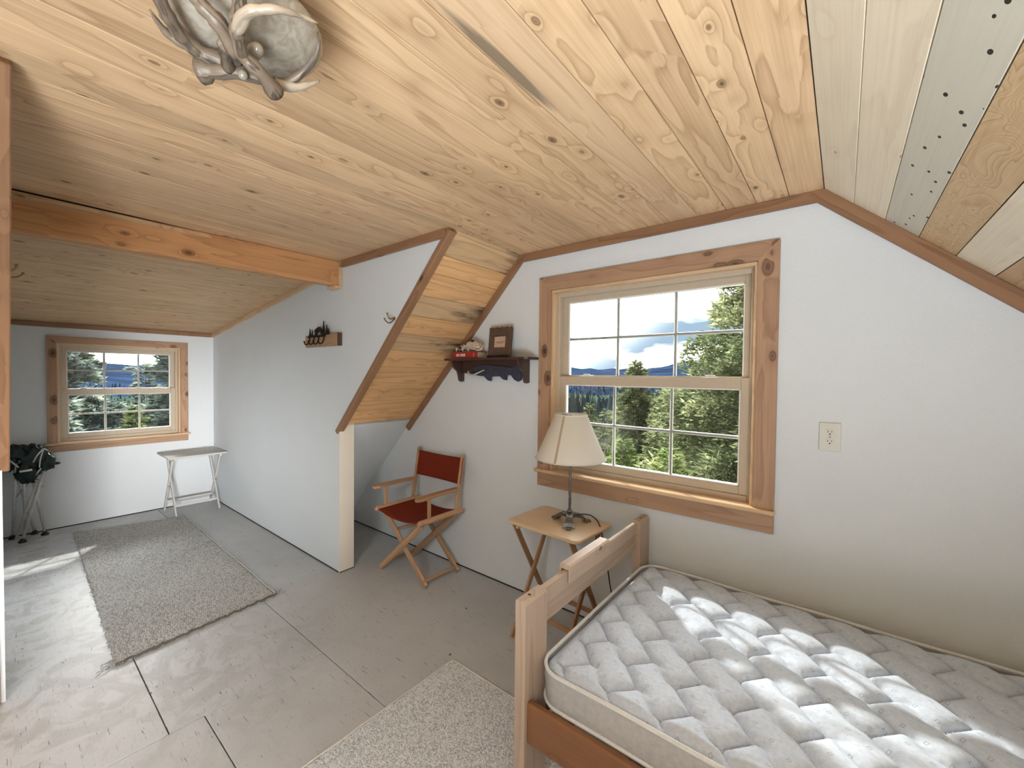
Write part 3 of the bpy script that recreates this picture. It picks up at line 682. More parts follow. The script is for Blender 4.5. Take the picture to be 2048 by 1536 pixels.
# ---- mattress, quilted
def build_mattress():
    X0, X1, Y0, Y1, Z1, Z0 = -.778, 1.185, 1.118, 2.105, .500, .362
    rc = .085; nx, ny = 330, 166
    X0e, X1e = X0, X1
    def quilt(x, y):
        """seam network: zigzags running in y every 16 cm with a short arc across each cell"""
        sp = .160; ys = .1515; best = np.full(x.shape, 9.0)
        jx = .006*np.sin(y*9)+.004*np.sin(x*7+1); xx = x+jx; yy = y+.005*np.sin(x*11)
        i0 = np.floor((xx+.650)/sp); j0 = np.floor((yy-1.247)/ys)
        def seg(ax, ay, bx_, by, wgt=1.0):
            dx, dy = bx_-ax, by-ay; t = np.clip(((xx-ax)*dx+(yy-ay)*dy)/(dx*dx+dy*dy), 0, 1)
            return np.hypot(xx-ax-t*dx, yy-ay-t*dy)/wgt
        for di in (-1, 0, 1, 2):
            for dj in (-1, 0, 1, 2):
                ax = -.650+(i0+di)*sp; ay = 1.247+(j0+dj)*ys; bx_ = ax-.066; by = ay+.079; b2y = by-ys
                best = np.minimum(best, seg(ax, ay, bx_, by)); best = np.minimum(best, seg(ax, ay, bx_, b2y))
                # arc from B towards the previous column, fading out
                c1x, c1y = bx_-.030, by-ys*0+.012; e1x, e1y = bx_-.066, by+.048
                d = np.minimum(seg(bx_, by, c1x, c1y), seg(c1x, c1y, e1x, e1y))
                fade = np.clip(np.hypot(xx-bx_, yy-by)/.075, 0, 1); best = np.minimum(best, d+.010*fade**2)
                c2x, c2y = ax+.028, ay-.010; e2x, e2y = ax+.060, ay-.043
                d = seg(ax, ay, c2x, c2y); d = np.minimum(d, seg(c2x, c2y, e2x, e2y))
                fade = np.clip(np.hypot(xx-ax, yy-ay)/.06, 0, 1); best = np.minimum(best, d+.014*fade**1.5)
        return best
    gx = np.linspace(0, 1, nx); gy = np.linspace(0, 1, ny); GX, GY = np.meshgrid(gx, gy, indexing='ij')
    # map the unit square on a rounded rectangle
    x = X0+(X1-X0)*GX; y = Y0+(Y1-Y0)*GY
    def inset(px, py):
        cx = np.clip(px, X0+rc, X1-rc); cy_ = np.clip(py, Y0+rc, Y1-rc); dx, dy = px-cx, py-cy_; m = np.maximum(np.abs(dx), np.abs(dy)); l = np.hypot(dx, dy)
        k = np.where(l > 1e-9, m/np.maximum(l, 1e-9), 1); return cx+dx*k, cy_+dy*k
    x, y = inset(x, y)
    cx = np.clip(x, X0+rc, X1-rc); cyy = np.clip(y, Y0+rc, Y1-rc); de = rc-np.hypot(x-cx, y-cyy)
    inner = np.minimum(np.minimum(x-X0, X1-x), np.minimum(y-Y0, Y1-y)); edge = np.where((np.abs(x-cx) > 1e-9) & (np.abs(y-cyy) > 1e-9), de, inner)
    d = quilt(x, y); puff = 1-np.exp(-(d/.0145)**1.0)
    wr = (np.sin((x*.55+y*.83)*310+3*np.sin(x*23))*np.exp(-d/.03))*.0007
    fadee = np.clip((edge-.012)/.03, 0, 1)
    z = Z1-.030+.0295*puff*fadee+.010*(1-fadee)*0+wr*fadee-.004+.004*np.sin(x*5+1)*np.sin(y*6)
    z = z-.010*np.clip(1-edge/.012, 0, 1)
    V = np.stack([x, y, z], -1).reshape(-1, 3); F = [(i*ny+j, (i+1)*ny+j, (i+1)*ny+j+1, i*ny+j+1) for i in range(nx-1) for j in range(ny-1)]
    top = MB(); top.add(V, F, None, True)
    r = empty('mattress', (0, 0, 0)); tag(r, 'thin white quilted mattress with a zigzag stitched top lying on the wooden bed frame', 'mattress')
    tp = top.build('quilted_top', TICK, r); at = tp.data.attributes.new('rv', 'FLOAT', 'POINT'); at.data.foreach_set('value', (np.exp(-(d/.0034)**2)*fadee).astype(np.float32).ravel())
    # border outline
    def outline(off, n=9):
        P = []
        for cx_, cy_, a0 in ((X1-rc, Y1-rc, 0), (X0+rc, Y1-rc, 90), (X0+rc, Y0+rc, 180), (X1-rc, Y0+rc, 270)):
            for k in range(n):
                a = math.radians(a0+90*k/(n-1)); P.append((cx_+(rc+off)*math.cos(a), cy_+(rc+off)*math.sin(a)))
        # extra points on the long sides
        Q = []
        for i in range(len(P)):
            a, b = np.array(P[i]), np.array(P[(i+1) % len(P)]); m = max(1, int(np.linalg.norm(b-a)/.05)); Q += [tuple(a+(b-a)*t/m) for t in range(m)]
        return Q
    zs = [Z1-.026, Z1-.034, Z1-.06, Z1-.085, Z1-.11, Z0+.012, Z0]; of = [-.002, .001, .0035, .0045, .0035, 0, -.010]
    sd_ = MB(); rings = [outline(o) for o in of]; m = len(rings[0]); V = []
    for k, (rg_, zz) in enumerate(zip(rings, zs)):
        for i, (a, b) in enumerate(rg_):
            w = .0016*math.sin(a*31+b*17+k*1.7)+.001*math.sin(a*67+k*3); V.append((a+w, b+w, zz+.0015*math.sin(a*11+b*9)))
    F = [(k*m+i, k*m+(i+1) % m, (k+1)*m+(i+1) % m, (k+1)*m+i) for k in range(len(zs)-1) for i in range(m)]
    F.append(tuple(range((len(zs)-1)*m, len(zs)*m))); sd_.add(V, F, None, True); sd_.build('side_border', SIDE, r)
    for zz, nm in ((Z1-.020, 'piping'), (Z0+.010, 'piping')):
        o = outline(.002); pth = [(a, b, zz+.0015*math.sin(a*13+b*7)) for a, b in o]; pth.append(pth[0]); MB().tube(pth, .0065, 8, False).build(nm, PIPING, r)
    # dark brand-less stain mark near the foot corner
    return rebase(r, (.2, 1.62, Z0))
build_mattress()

# ---- folding tray table with lamp
def cross_table(name, cx, cy, w, d, h, rot, mt, ml, lean_axis, lab, th=.018, rc=.035, legw=.030, spread=.19, bars=(.14,), inset=.055, apron=True):
    """top w along local x, d along local y; X legs in planes local x = const"""
    r = empty(name, (0, 0, 0)); tag(r, lab, 'table')
    n = 6; P = []
    for sx, sy, a0 in ((1, 1, 0), (-1, 1, 90), (-1, -1, 180), (1, -1, 270)):
        for k in range(n):
            a = math.radians(a0+90*k/(n-1)); P.append((sx*(w/2-rc)+rc*math.cos(a), sy*(d/2-rc)+rc*math.sin(a)))
    mb = MB(); m = len(P); e = .004
    layers = [(1-e/w*2.4, h-th), (1, h-th+e), (1, h-e), (1-e/w*2.4, h)]
    V = [(p[0]*s, p[1]*s, z) for s, z in layers for p in P]; F = [(k*m+i, k*m+(i+1) % m, (k+1)*m+(i+1) % m, (k+1)*m+i) for k in range(3) for i in range(m)]
    F += [tuple(range(m))[::-1], tuple(range(3*m, 4*m))]
    mb.add(V, F); mb.build('table_top', mt, r)
    ys = spread
    for sx in (-1, 1):
        xa, xb = sx*(w/2-inset), sx*(w/2-inset-.018)
        MB().stick((xa, -ys*.82, h-th), (xa, ys, .004), legw, .013, side=(0, 1, 0)).build('leg', ml, r)
        MB().stick((xb, ys*.82, h-th-.02), (xb, -ys, .004), legw, .013, side=(0, 1, 0)).build('leg', ml, r)
        t = .5; MB().tube([(xa+sx*.008, 0, h*.47), (xb-sx*.008, 0, h*.47)], .005, 8).build('pivot_bolt', CHROME, r)
        if apron: MB().box((sx*(w/2-inset-.009), 0, h-th-.014), (.020, d*.86, .026)).build('batten', mt, r)
    for b in bars:
        f = b/h; y_ = ys-(ys*1.82)*f; xi = w/2-inset
        MB().stick((-xi, y_, b), (xi, y_, b), .022, .012, side=(0, 0, 1)).build('crossbar', ml, r); y2 = -ys+(ys*1.82)*f
        MB().stick((-xi+.018, y2, b), (xi-.018, y2, b), .022, .012, side=(0, 0, 1)).build('crossbar', ml, r)
    f = (h-.05)/h; y2 = -ys+(ys*1.82)*f
    MB().stick((-w/2+inset+.018, y2, h-.06), (w/2-inset-.018, y2, h-.06), .03, .014, side=(0, 0, 1)).build('crossbar', ml, r)
    r.rotation_euler = (0, 0, rot); r.location = (cx, cy, 0); return r
cross_table('tray_table', -1.215, 1.945, .475, .355, .640, -.055, W_TRAY, W_TLEG, 'y', 'light wooden folding tray table with rounded corners under the big window, holding the lamp', inset=.05)
cross_table('folding_side_table', -5.315, 1.285, .50, .47, .605, math.pi/2, W_WHITE, W_WHITE, 'x', 'worn white-painted folding table standing in the corner of the dormer', rc=.012, legw=.032, spread=.185, inset=.05, bars=(.10,), apron=True)

def build_lamp():
    r = empty('table_lamp', (0, 0, 0)); tag(r, 'wrought iron table lamp with a cream cone shade standing on the tray table', 'lamp')
    cx, cy, z = -1.158, 1.965, .640
    # arched three-foot base
    c = MB()
    for ang in (math.radians(-62), math.radians(50), math.radians(172)):
        dx, dy = math.cos(ang), math.sin(ang); n = 12; V = []; 
        for i in range(n+1):
            t = i/n; u = .004+.088*t; hh = .050*math.sqrt(max(0, 1-t*t))+.006
            w = .034*(1-.35*math.sin(t*math.pi))*(1.25 if t > .9 else 1); th = .020
            for sgn in (-1, 1):
                for q in (0, 1): V.append((cx+dx*u-dy*sgn*w*.75, cy+dy*u+dx*sgn*w*.75, z+max(.0006, hh-(th if q == 0 else 0))+(.0004 if q else 0)))
        F = []
        for i in range(n):
            a = i*4; b = a+4; F += [(a+1, b+1, b+3, a+3), (a, a+2, b+2, b), (a, b, b+1, a+1), (a+2, a+3, b+3, b+2)]
        F += [(0, 1, 3, 2), (n*4, n*4+2, n*4+3, n*4+1)]
        c.add(V, F)
        e = np.array([cx+dx*.104, cy+dy*.104, z+.0055]); a_ = np.array([[dx, -dy, 0], [dy, dx, 0], [0, 0, 1]]); c.box(e, (.034, .028, .010), a_, .002)
    c.build('base', IRON, r)
    MB().ball((cx, cy, z+.066), (.015, .015, .012)).build('collar', IRON, r)
    MB().ball((cx-.03, cy-.012, z+.050), (.013, .013, .013)).build('socket_knob', IRON, r)
    st = [(cx+.0012*math.sin(i*1.9), cy+.0012*math.cos(i*2.3), z+.055+i*.018) for i in range(22)]
    MB().tube(st, [.0072+.0010*math.sin(i*2.1) for i in range(22)], 10).build('stem', IRON, r)
    z0, z1, rb, rt_ = .997, 1.236, .190, .088
    sh = MB(); sh.lathe([(rb, z0), (rt_, z1), (rt_-.002, z1), (rb-.002, z0), (rb, z0)], (cx, cy, 0), 56); sh.build('lamp_shade', SHADE, r)
    MB().tube([(cx+rb*math.cos(a), cy+rb*math.sin(a), z0) for a in np.linspace(0, 2*math.pi, 57)], .0032, 6, False).build('shade_trim', SHADE, r)
    MB().tube([(cx+rt_*math.cos(a), cy+rt_*math.sin(a), z1) for a in np.linspace(0, 2*math.pi, 57)], .0028, 6, False).build('shade_trim', SHADE, r)
    a = math.radians(-84); dx, dy = math.cos(a), math.sin(a); q = .0035
    s = MB(); V = []
    for zz, rr in ((z0+.002, rb+.0012), (z1-.002, rt_+.0012)):
        for off in (-.006, .006): V.append((cx+rr*math.cos(a+off/rr), cy+rr*math.sin(a+off/rr), zz))
    for zz, rr in ((z0+.002, rb+.0002), (z1-.002, rt_+.0002)):
        for off in (-.006, .006): V.append((cx+rr*math.cos(a+off/rr), cy+rr*math.sin(a+off/rr), zz))
    s.add(V, [(0, 1, 3, 2), (4, 6, 7, 5), (0, 2, 6, 4), (1, 5, 7, 3), (0, 4, 5, 1), (2, 3, 7, 6)]); s.build('shade_seam', SEAM, r)
    hp = MB()
    for k in range(3): hp.tube([(cx, cy, z1-.012), (cx+rt_*math.cos(a+k*2.094), cy+rt_*math.sin(a+k*2.094), z1-.004)], .0018, 6)
    hp.tube([(cx, cy, 1.03), (cx, cy, z1)], .004, 8); hp.build('shade_harp', IRON, r)
    MB().lathe([(0, 1.02), (.016, 1.02), (.016, 1.075), (.012, 1.08)], (cx, cy, 0), 14).ball((cx, cy, 1.125), (.028, .028, .045)).build('bulb', MWHITE, r)
    P = spline([(cx+.03, cy+.012, z+.045), (cx+.07, cy+.03, z+.055), (cx+.115, cy+.04, z+.052), (cx+.155, cy+.05, z+.01), (cx+.175, cy+.075, z-.12), (cx+.20, cy+.11, z-.36), (cx+.23, cy+.16, z-.60), (cx+.28, cy+.18, .012)], 40)
    MB().tube(P, .0034, 8).build('power_cord', CORD, r)
    return rebase(r, (cx, cy, z))
build_lamp()

# ---- director's chair
def build_chair():
    r = empty('folding_chair', (0, 0, 0)); tag(r, "wooden director's chair with red canvas seat and back against the gable wall", 'chair')
    xl, xr, yf, yb = -2.655, -2.165, 1.745, 2.125; hs = .455
    def p(mb, name, mat=W_CHAIR): return mb.build(name, mat, r)
    # seat rails
    for x in (xl, xr): p(MB().stick((x, yf-.02, hs), (x, yb+.02, hs), .040, .038, side=(1, 0, 0), bev=.014), 'seat_rail')
    # crossing legs, front and back pair
    for y0, y1 in ((yf+.03, yf+.055), (yb-.055, yb-.03)):
        p(MB().stick((xl-.0, y0, .012), (xr-.015, y0, hs-.02), .042, .022, side=(1, 0, 0), bev=.008), 'leg')
        p(MB().stick((xr+.0, y1, .012), (xl+.015, y1, hs-.02), .042, .022, side=(1, 0, 0), bev=.008), 'leg')
        p(MB().tube([((xl+xr)/2, y0-.016, hs*.49), ((xl+xr)/2, y1+.016, hs*.49)], .006, 8), 'pivot_bolt', CHROME)
    for x in (xl+.015, xr-.015): p(MB().stick((x, yf+.04, .045), (x, yb-.04, .045), .024, .014, side=(0, 0, 1), bev=.004), 'stretcher')
    p(MB().stick((xl+.10, yf+.10, .30), (xl+.17, yb-.10, .31), .02, .012, side=(0, 0, 1)), 'brace')
    # arm posts, arms, back posts
    for x in (xl-.002, xr+.002):
        p(MB().stick((x, yf+.075, hs), (x, yf+.075, .612), .028, .016, side=(0, 1, 0), bev=.005), 'arm_post')
        p(MB().stick((x, yb-.06, hs-.01), (x-(.0), yb+.008, .858), .030, .020, side=(0, 1, 0), bev=.005), 'back_post')
        A = MB(); n = 10; V = []
        for i in range(n+1):
            t = i/n; y = yf-.035+t*(yb-yf-.0); w = .034*(1-.35*t)*(math.sin(min(1, t*5+.25)*math.pi/2)); z = .618+.004*math.sin(t*3)
            V += [(x-w, y, z-.009), (x+w, y, z-.009), (x+w, y, z+.009), (x-w, y, z+.009)]
        F = [(a*4+k, a*4+(k+1) % 4, a*4+4+(k+1) % 4, a*4+4+k) for a in range(n) for k in range(4)]+[(3, 2, 1, 0), (n*4, n*4+1, n*4+2, n*4+3)]
        G = np.array(V)[:, [1, 0, 2]]; A.add(V, F, G); p(A, 'armrest')
        p(MB().lathe([(0, .863), (.011, .861), (.012, .85)], (x, yb+.010, 0), 10), 'post_cap')
    # canvas seat (sags) and back (curves)
    def cloth(name, fn, nu=16, nv=10, th=.004):
        V = [fn(i/nu, j/nv, 0) for i in range(nu+1) for j in range(nv+1)]+[fn(i/nu, j/nv, th) for i in range(nu+1) for j in range(nv+1)]; o = (nu+1)*(nv+1); F = []
        for i in range(nu):
            for j in range(nv):
                a = i*(nv+1)+j; F.append((a, a+1, a+nv+2, a+nv+1)); F.append((o+a, o+a+nv+1, o+a+nv+2, o+a+1))
        for i in range(nu): a = i*(nv+1); b = a+nv; F += [(a, a+nv+1, o+a+nv+1, o+a), (b, o+b, o+b+nv+1, b+nv+1)]
        for j in range(nv): a = j; b = nu*(nv+1)+j; F += [(a, o+a, o+a+1, a+1), (b, b+1, o+b+1, o+b)]
        mb = MB(); mb.add(V, F, None, True); mb.build(name, RED, r)
    cloth('canvas_seat', lambda u, v, t: (xl+.012+(xr-xl-.024)*u, yf-.005+(yb-yf+.0)*v, hs+.004-.030*math.sin(u*math.pi)-t))
    cloth('canvas_back', lambda u, v, t: (xl-.016+(xr-xl+.032)*u, (yb-.008)+(v-.5)*.030-.018*(1-math.sin(u*math.pi))+.016-.014*math.sin(u*math.pi)*0-t*1.0-.004, .652+.188*v-.008*math.sin(u*math.pi)*(v+.3)))
    for x in (xl, xr): 
        for k in range(7): p(MB().box((x, yb-.030+k*.004, .665+k*.028), (.034, .004, .003)), 'stitching', RED) if False else None
    return rebase(r, ((xl+xr)/2, (yf+yb)/2, 0))
build_chair()

# ---- folded camp chair in the dormer corner
def build_camp():
    r = empty('camp_chair', (0, 0, 0)); tag(r, 'folded camp chair with steel tube legs and dark green fabric leaning by the dormer window', 'chair')
    feet = [(-5.34, .125), (-5.51, .075), (-5.44, .255), (-5.54, .20), (-5.40, .09), (-5.53, .145)]
    tops = [(-5.42, .26, .60), (-5.43, .10, .66), (-5.46, .17, .63), (-5.52, .08, .66), (-5.45, .22, .50), (-5.42, .14, .60)]
    for (fx, fy), t in zip(feet, tops):
        MB().tube([(fx, fy, .02), tuple(np.array([fx, fy, .02])*.45+np.array(t)*.55), t], .0088, 8).build('leg', STEEL, r)
    for fx, fy in feet[:4]: MB().lathe([(0, .0), (.024, .001), (.026, .010), (.016, .022), (.010, .034), (0, .034)], (fx, fy, 0), 14).build('foot_cap', BLKPL, r)
    for a, b in (((-5.40, .03, .74), (-5.42, .25, .43)), ((-5.50, .10, .36), (-5.38, .235, .60)), ((-5.36, .16, .16), (-5.44, .235, .44)), ((-5.44, .05, .70), (-5.46, .12, .56)), ((-5.50, .25, .10), (-5.42, .19, .55))):
        MB().tube([a, b], .0066, 8).build('cross_brace', STEEL, r)
    MB().tube([(-5.36, .115, .595), (-5.36, .185, .600)], .009, 8).build('tube_end', MWHITE, r)
    MB().ball((-5.41, .325, .625), (.012, .028, .012)).box((-5.41, .30, .60), (.03, .03, .03)).build('joint', BLKPL, r)
    def blob(c, s, seed, name, n=26, mseg=18, amp=.26):
        g = np.random.default_rng(seed); mb = MB(); V = []; ph = g.random(8)*6
        for i in range(mseg+1):
            a = -math.pi/2+math.pi*i/mseg
            for k in range(n):
                b = 2*math.pi*k/n; u = np.array([math.cos(a)*math.cos(b), math.cos(a)*math.sin(b), math.sin(a)])
                f = 1+amp*(math.sin(3*b+ph[0]+2*a)*.45+math.sin(5*b-3*a+ph[1])*.3+math.sin(7*a+2*b+ph[2])*.3+abs(math.sin(4*b+6*a+ph[3]))*.35-.2)
                V.append(np.array(c)+u*np.array(s)*f)
        F = [(i*n+k, i*n+(k+1) % n, (i+1)*n+(k+1) % n, (i+1)*n+k) for i in range(mseg) for k in range(n)]
        mb.add(V, F, None, True); return mb.build(name, GREENF, r)
    blob((-5.44, .09, .745), (.065, .085, .065), 3, 'fabric_seat'); blob((-5.43, .20, .70), (.06, .085, .095), 5, 'fabric_seat'); blob((-5.42, .265, .655), (.05, .055, .075), 9, 'fabric_pocket')
    blob((-5.43, .165, .585), (.045, .075, .095), 12, 'fabric_back'); blob((-5.45, .06, .67), (.045, .05, .07), 15, 'fabric_back')
    MB().tube(spline([(-5.37, .19, .66), (-5.36, .215, .72), (-5.365, .245, .765)], 10), .006, 6).build('strap', STEEL, r)
    MB().tube(spline([(-5.372, .225, .61), (-5.36, .232, .69), (-5.37, .25, .76)], 10), .005, 6).build('strap', STEEL, r)
    return rebase(r, (-5.44, .16, 0))
build_camp()

# ---- rugs
def build_rug():
    r = empty('braided_rug', (0, 0, 0)); tag(r, 'long grey-beige braided jute rug with frayed edges lying in front of the dormer', 'rug')
    C = [(-2.754, .352), (-2.850, 1.128), (-5.095, 1.166), (-5.335, .413)]; nu, nv = 150, 60; V = []; g = np.random.default_rng(4)
    er = [g.normal(0, .0035, nu+1), g.normal(0, .0035, nu+1), g.normal(0, .004, nv+1), g.normal(0, .004, nv+1)]
    for i in range(nu+1):
        for j in range(nv+1):
            u, v = i/nu, j/nv; a = np.array(C[0])*(1-u)+np.array(C[3])*u; b = np.array(C[1])*(1-u)+np.array(C[2])*u; p = a*(1-v)+b*v
            if j == 0: p = p+[0, er[0][i]]
            if j == nv: p = p+[0, er[1][i]]
            if i == 0: p = p+[er[2][j], 0]
            z = .009+.0012*math.sin(i*2.1+j*.9)*math.sin(j*2.4)+.002*math.sin(u*9+v*4)
            if i in (0, nu) or j in (0, nv): z = .003
            V.append((p[0], p[1], z))
    F = [(i*(nv+1)+j, (i+1)*(nv+1)+j, (i+1)*(nv+1)+j+1, i*(nv+1)+j+1) for i in range(nu) for j in range(nv)]
    mb = MB(); mb.add(V, F, None, True)
    k = len(V); ringi = [i*(nv+1) for i in range(nu+1)]+[nu*(nv+1)+j for j in range(1, nv+1)]+[i*(nv+1)+nv for i in range(nu-1, -1, -1)]+[j for j in range(nv-1, 0, -1)]
    V2 = [(V[q][0], V[q][1], .0005) for q in ringi]; m = len(ringi); mb.v[0] = np.vstack([mb.v[0], V2]); mb.g[0] = mb.v[0]; mb.n += m
    for q in range(m): mb.f.append((ringi[q], ringi[(q+1) % m], k+(q+1) % m, k+q)); mb.sm.append(False); mb.mi.append(0)
    mb.build('braided_field', RUG, r)
    # thick dark turned edge at the near end, frayed tufts at the corners and sides
    e = MB(); n = 80; P = []
    for i in range(n+1):
        t = i/n; P.append((C[0][0]*(1-t)+C[1][0]*t+.004*math.sin(i*.9)+g.normal(0, .0018), C[0][1]*(1-t)+C[1][1]*t, .0075+g.normal(0, .001)))
    e.tube(P, [.0065+abs(g.normal(0, .0012)) for _ in P], 6); e.build('turned_edge', RUGD, r)
    f = MB()
    def tuft(p, d, l, w): q = np.array(p)+np.array(d)*l; f.tube([p, tuple((np.array(p)+q)/2+[g.normal(0, .006), g.normal(0, .006), .003]), tuple(q)], [w, w*.8, w*.3], 4, False)
    for c, dd in ((C[0], (.5, -.6, 0)), (C[1], (.5, .7, 0))):
        for _ in range(26):
            a = g.normal(0, .5); d = np.array([dd[0]+a, dd[1]-a*.5, 0]); d /= np.linalg.norm(d); tuft((c[0]+g.normal(-.02, .02), c[1]+g.normal(0, .018), .006), d, abs(g.normal(.03, .02)), .0024)
    for s0, s1, dy in ((C[0], C[3], -1), (C[1], C[2], 1)):
        for _ in range(110):
            t = g.random(); p = np.array(s0)*(1-t)+np.array(s1)*t; tuft((p[0], p[1]-dy*.004, .005), (g.normal(0, .4), dy, 0), abs(g.normal(.008, .006)), .002)
    tag(f.build('frayed_yarn', RUG, r), kind='stuff')
    pale = MB(); P = [(C[1][0]*(1-t)+C[2][0]*t, C[1][1]*(1-t)+C[2][1]*t-.003+g.normal(0, .001), .010) for t in np.linspace(0, 1, 120)]
    pale.tube(P, .0035, 5); pale.build('selvedge', BIND, r)
    return rebase(r, (-4.0, .76, 0))
build_rug()
cp = empty('carpet', (0, 0, 0)); tag(cp, 'speckled beige carpet piece with a pale bound edge at the foot of the bed', 'carpet')
MB().box((-.82, .215, .0045), (1.37, 2.42, .009), bev=.003).build('pile', CARPET, cp)
P = [(-1.51, -.99), (-1.51, 1.405), (-1.487, 1.428), (-.13, 1.428)]; MB().tube([(a+.0015*math.sin(i*1.3), b, .0085) for i, (a, b) in enumerate([(-1.508, y) for y in np.linspace(-.99, 1.41, 60)]+[(-1.503, 1.420), (-1.495, 1.426)]+[(x, 1.428) for x in np.linspace(-1.48, -.13, 40)])], .0042, 6).build('bound_edge', BIND, cp)
rebase(cp, (-.82, .2, 0))

# ---- wall shelf and what stands on it
sh = empty('wall_shelf', (0, 0, 0)); tag(sh, 'dark stained wall shelf with a carved fish panel left of the big window', 'shelf')
MB().prism([(-2.285, 2.055), (-2.275, 2.047), (-1.545, 2.047), (-1.530, 2.060), (-1.526, 2.183), (-2.290, 2.183)], 'z', 1.548, 1.563).build('shelf_board', W_SHELF, sh)
for x in (-2.215, -1.612):
    MB().prism([(2.065, 1.548), (2.184, 1.548), (2.184, 1.400), (2.155, 1.395), (2.140, 1.405), (2.133, 1.440), (2.120, 1.470), (2.090, 1.490), (2.072, 1.515)], 'x', x-.010, x+.010).build('bracket', W_SHELF, sh)
MB().prism([(-2.205, 1.548), (-1.622, 1.548), (-1.622, 1.49), (-1.75, 1.485), (-1.85, 1.475), (-2.0, 1.462), (-2.12, 1.455), (-2.205, 1.46)], 'y', 2.168, 2.184).build('back_panel', W_SHELF, sh)
fish = [(-2.135, 1.470), (-2.10, 1.452), (-2.02, 1.440), (-1.975, 1.437), (-1.94, 1.410), (-1.915, 1.405), (-1.912, 1.436), (-1.83, 1.440), (-1.80, 1.418), (-1.775, 1.413), (-1.772, 1.444), (-1.735, 1.450), (-1.705, 1.418), (-1.675, 1.405), (-1.650, 1.418), (-1.645, 1.455), (-1.660, 1.500), (-1.648, 1.522), (-1.69, 1.512), (-1.735, 1.495), (-1.83, 1.508), (-1.92, 1.512), (-2.00, 1.520), (-2.06, 1.505), (-2.10, 1.490)]
fo = MB(); fo.prism(fish, 'y', 2.148, 2.166); fo.build('carved_fish', GUN, sh)
MB().tube(spline([(-2.112, 2.13, 1.470), (-2.085, 2.118, 1.452), (-2.045, 2.112, 1.447), (-2.00, 2.115, 1.462), (-1.955, 2.13, 1.482)], 16), [.008-.004*i/15 for i in range(16)], 8).build('antler_hook', BONE, sh)
rebase(sh, (-1.91, 2.18, 1.40))

bk = empty('book', (0, 0, 0)); tag(bk, 'thick red book lying flat on the wall shelf under the animal skull', 'book', None)
def book(r, x0, x1, y0, y1, z0, z1, cov, text=True):
    c = MB(); c.box(((x0+x1)/2, (y0+y1)/2, z1-.0015), (x1-x0, y1-y0, .003), bev=.0006); c.box(((x0+x1)/2, (y0+y1)/2, z0+.0015), (x1-x0, y1-y0, .003), bev=.0006); c.box(((x0+x1)/2, y0+.0015, (z0+z1)/2), (x1-x0, .004, z1-z0), bev=.001); c.build('book_cover', cov, r)
    MB().box(((x0+x1)/2, (y0+y1)/2+.002, (z0+z1)/2), (x1-x0-.010, y1-y0-.008, z1-z0-.006), bev=.0005).build('page_block', PAGES, r)
    if text:
        t = MB(); x = x0+.045
        for w, gp in ((.006, .004), (.004, .003), (.006, .005), (.003, .010), (.007, .004), (.007, .004), (.006, .004), (.007, .003), (.005, .0)):
            t.box((x+w/2, y0-.0012, (z0+z1)/2), (w, .0012, .018), bev=.0001); x += w+gp
        t.box((x0+(x1-x0)*.87, y0-.0012, (z0+z1)/2), (.003, .0012, .026), bev=.0001); tag(t.build('spine_print', INK, r), kind='stuff')
book(bk, -2.215, -1.965, 2.068, 2.168, 1.5635, 1.6075, BOOKR); rebase(bk, (-2.09, 2.118, 1.5635))
sk = empty('animal_skull', (0, 0, 0)); tag(sk, 'small bleached animal skull resting on the red book', 'skull')
mb = MB(); n = 22; P = [(-2.195, 1.634, .012), (-2.165, 1.640, .019), (-2.12, 1.648, .026), (-2.07, 1.656, .033), (-2.02, 1.652, .036), (-1.975, 1.640, .028), (-1.955, 1.632, .012)]
S = spline(P, 20); V = []
for i, (x, z, r_) in enumerate(S):
    for k in range(n):
        a = 2*math.pi*k/n; f = 1+.16*math.sin(3*a+i*.7)+.10*math.sin(5*a-i*1.1); V.append((x, 2.112+r_*f*math.cos(a)*.95, z+r_*f*math.sin(a)*.85))
mb.add(V, [(i*n+k, i*n+(k+1) % n, (i+1)*n+(k+1) % n, (i+1)*n+k) for i in range(19) for k in range(n)]+[tuple(range(n))[::-1], tuple(range(19*n, 20*n))], None, True); mb.build('cranium', BONE, sk)
for x, z in ((-2.095, 1.660), (-2.155, 1.640)): MB().ball((x, 2.088, z), (.011, .009, .010), 10, 6).build('eye_socket', DKGAP, sk)
MB().ball((-2.03, 2.09, 1.684), (.015, .012, .008), 10, 6).build('dark_cap', DKGAP, sk)
for x in (-2.18, -2.115, -2.06): MB().tube([(x, 2.085, 1.640), (x-.006, 2.080, 1.622), (x-.003, 2.082, 1.6085)], [.010, .006, .002], 7).build('tooth', BONE, sk)
MB().tube(spline([(-2.02, 2.085, 1.640), (-1.98, 2.075, 1.618), (-1.945, 2.08, 1.622), (-1.925, 2.09, 1.652)], 10), .006, 6).build('cheekbone', BONE, sk)
rebase(sk, (-2.08, 2.11, 1.6085))
pf = empty('picture_frame', (0, 0, 0)); tag(pf, 'rustic brown picture frame with a parchment print standing on the wall shelf', 'picture frame')
lean = .10
def tilt(o): 
    return o
zt = lambda z: 2.098+(z-1.5635)*lean
def pfb(x0, x1, z0, z1, d0, d1, name, mat, R=None):
    a = math.atan(lean); Rm = np.array([[1, 0, 0], [0, math.cos(a), math.sin(a)], [0, -math.sin(a), math.cos(a)]]); zc = (z0+z1)/2
    return MB().box(((x0+x1)/2, zt(zc)+(d0+d1)/2, zc), (x1-x0, d1-d0, z1-z0), Rm).build(name, mat, pf)
pfb(-1.898, -1.850, 1.566, 1.760, 0, .016, 'frame_stile', W_RUST); pfb(-1.752, -1.702, 1.566, 1.760, 0, .016, 'frame_stile', W_RUST)
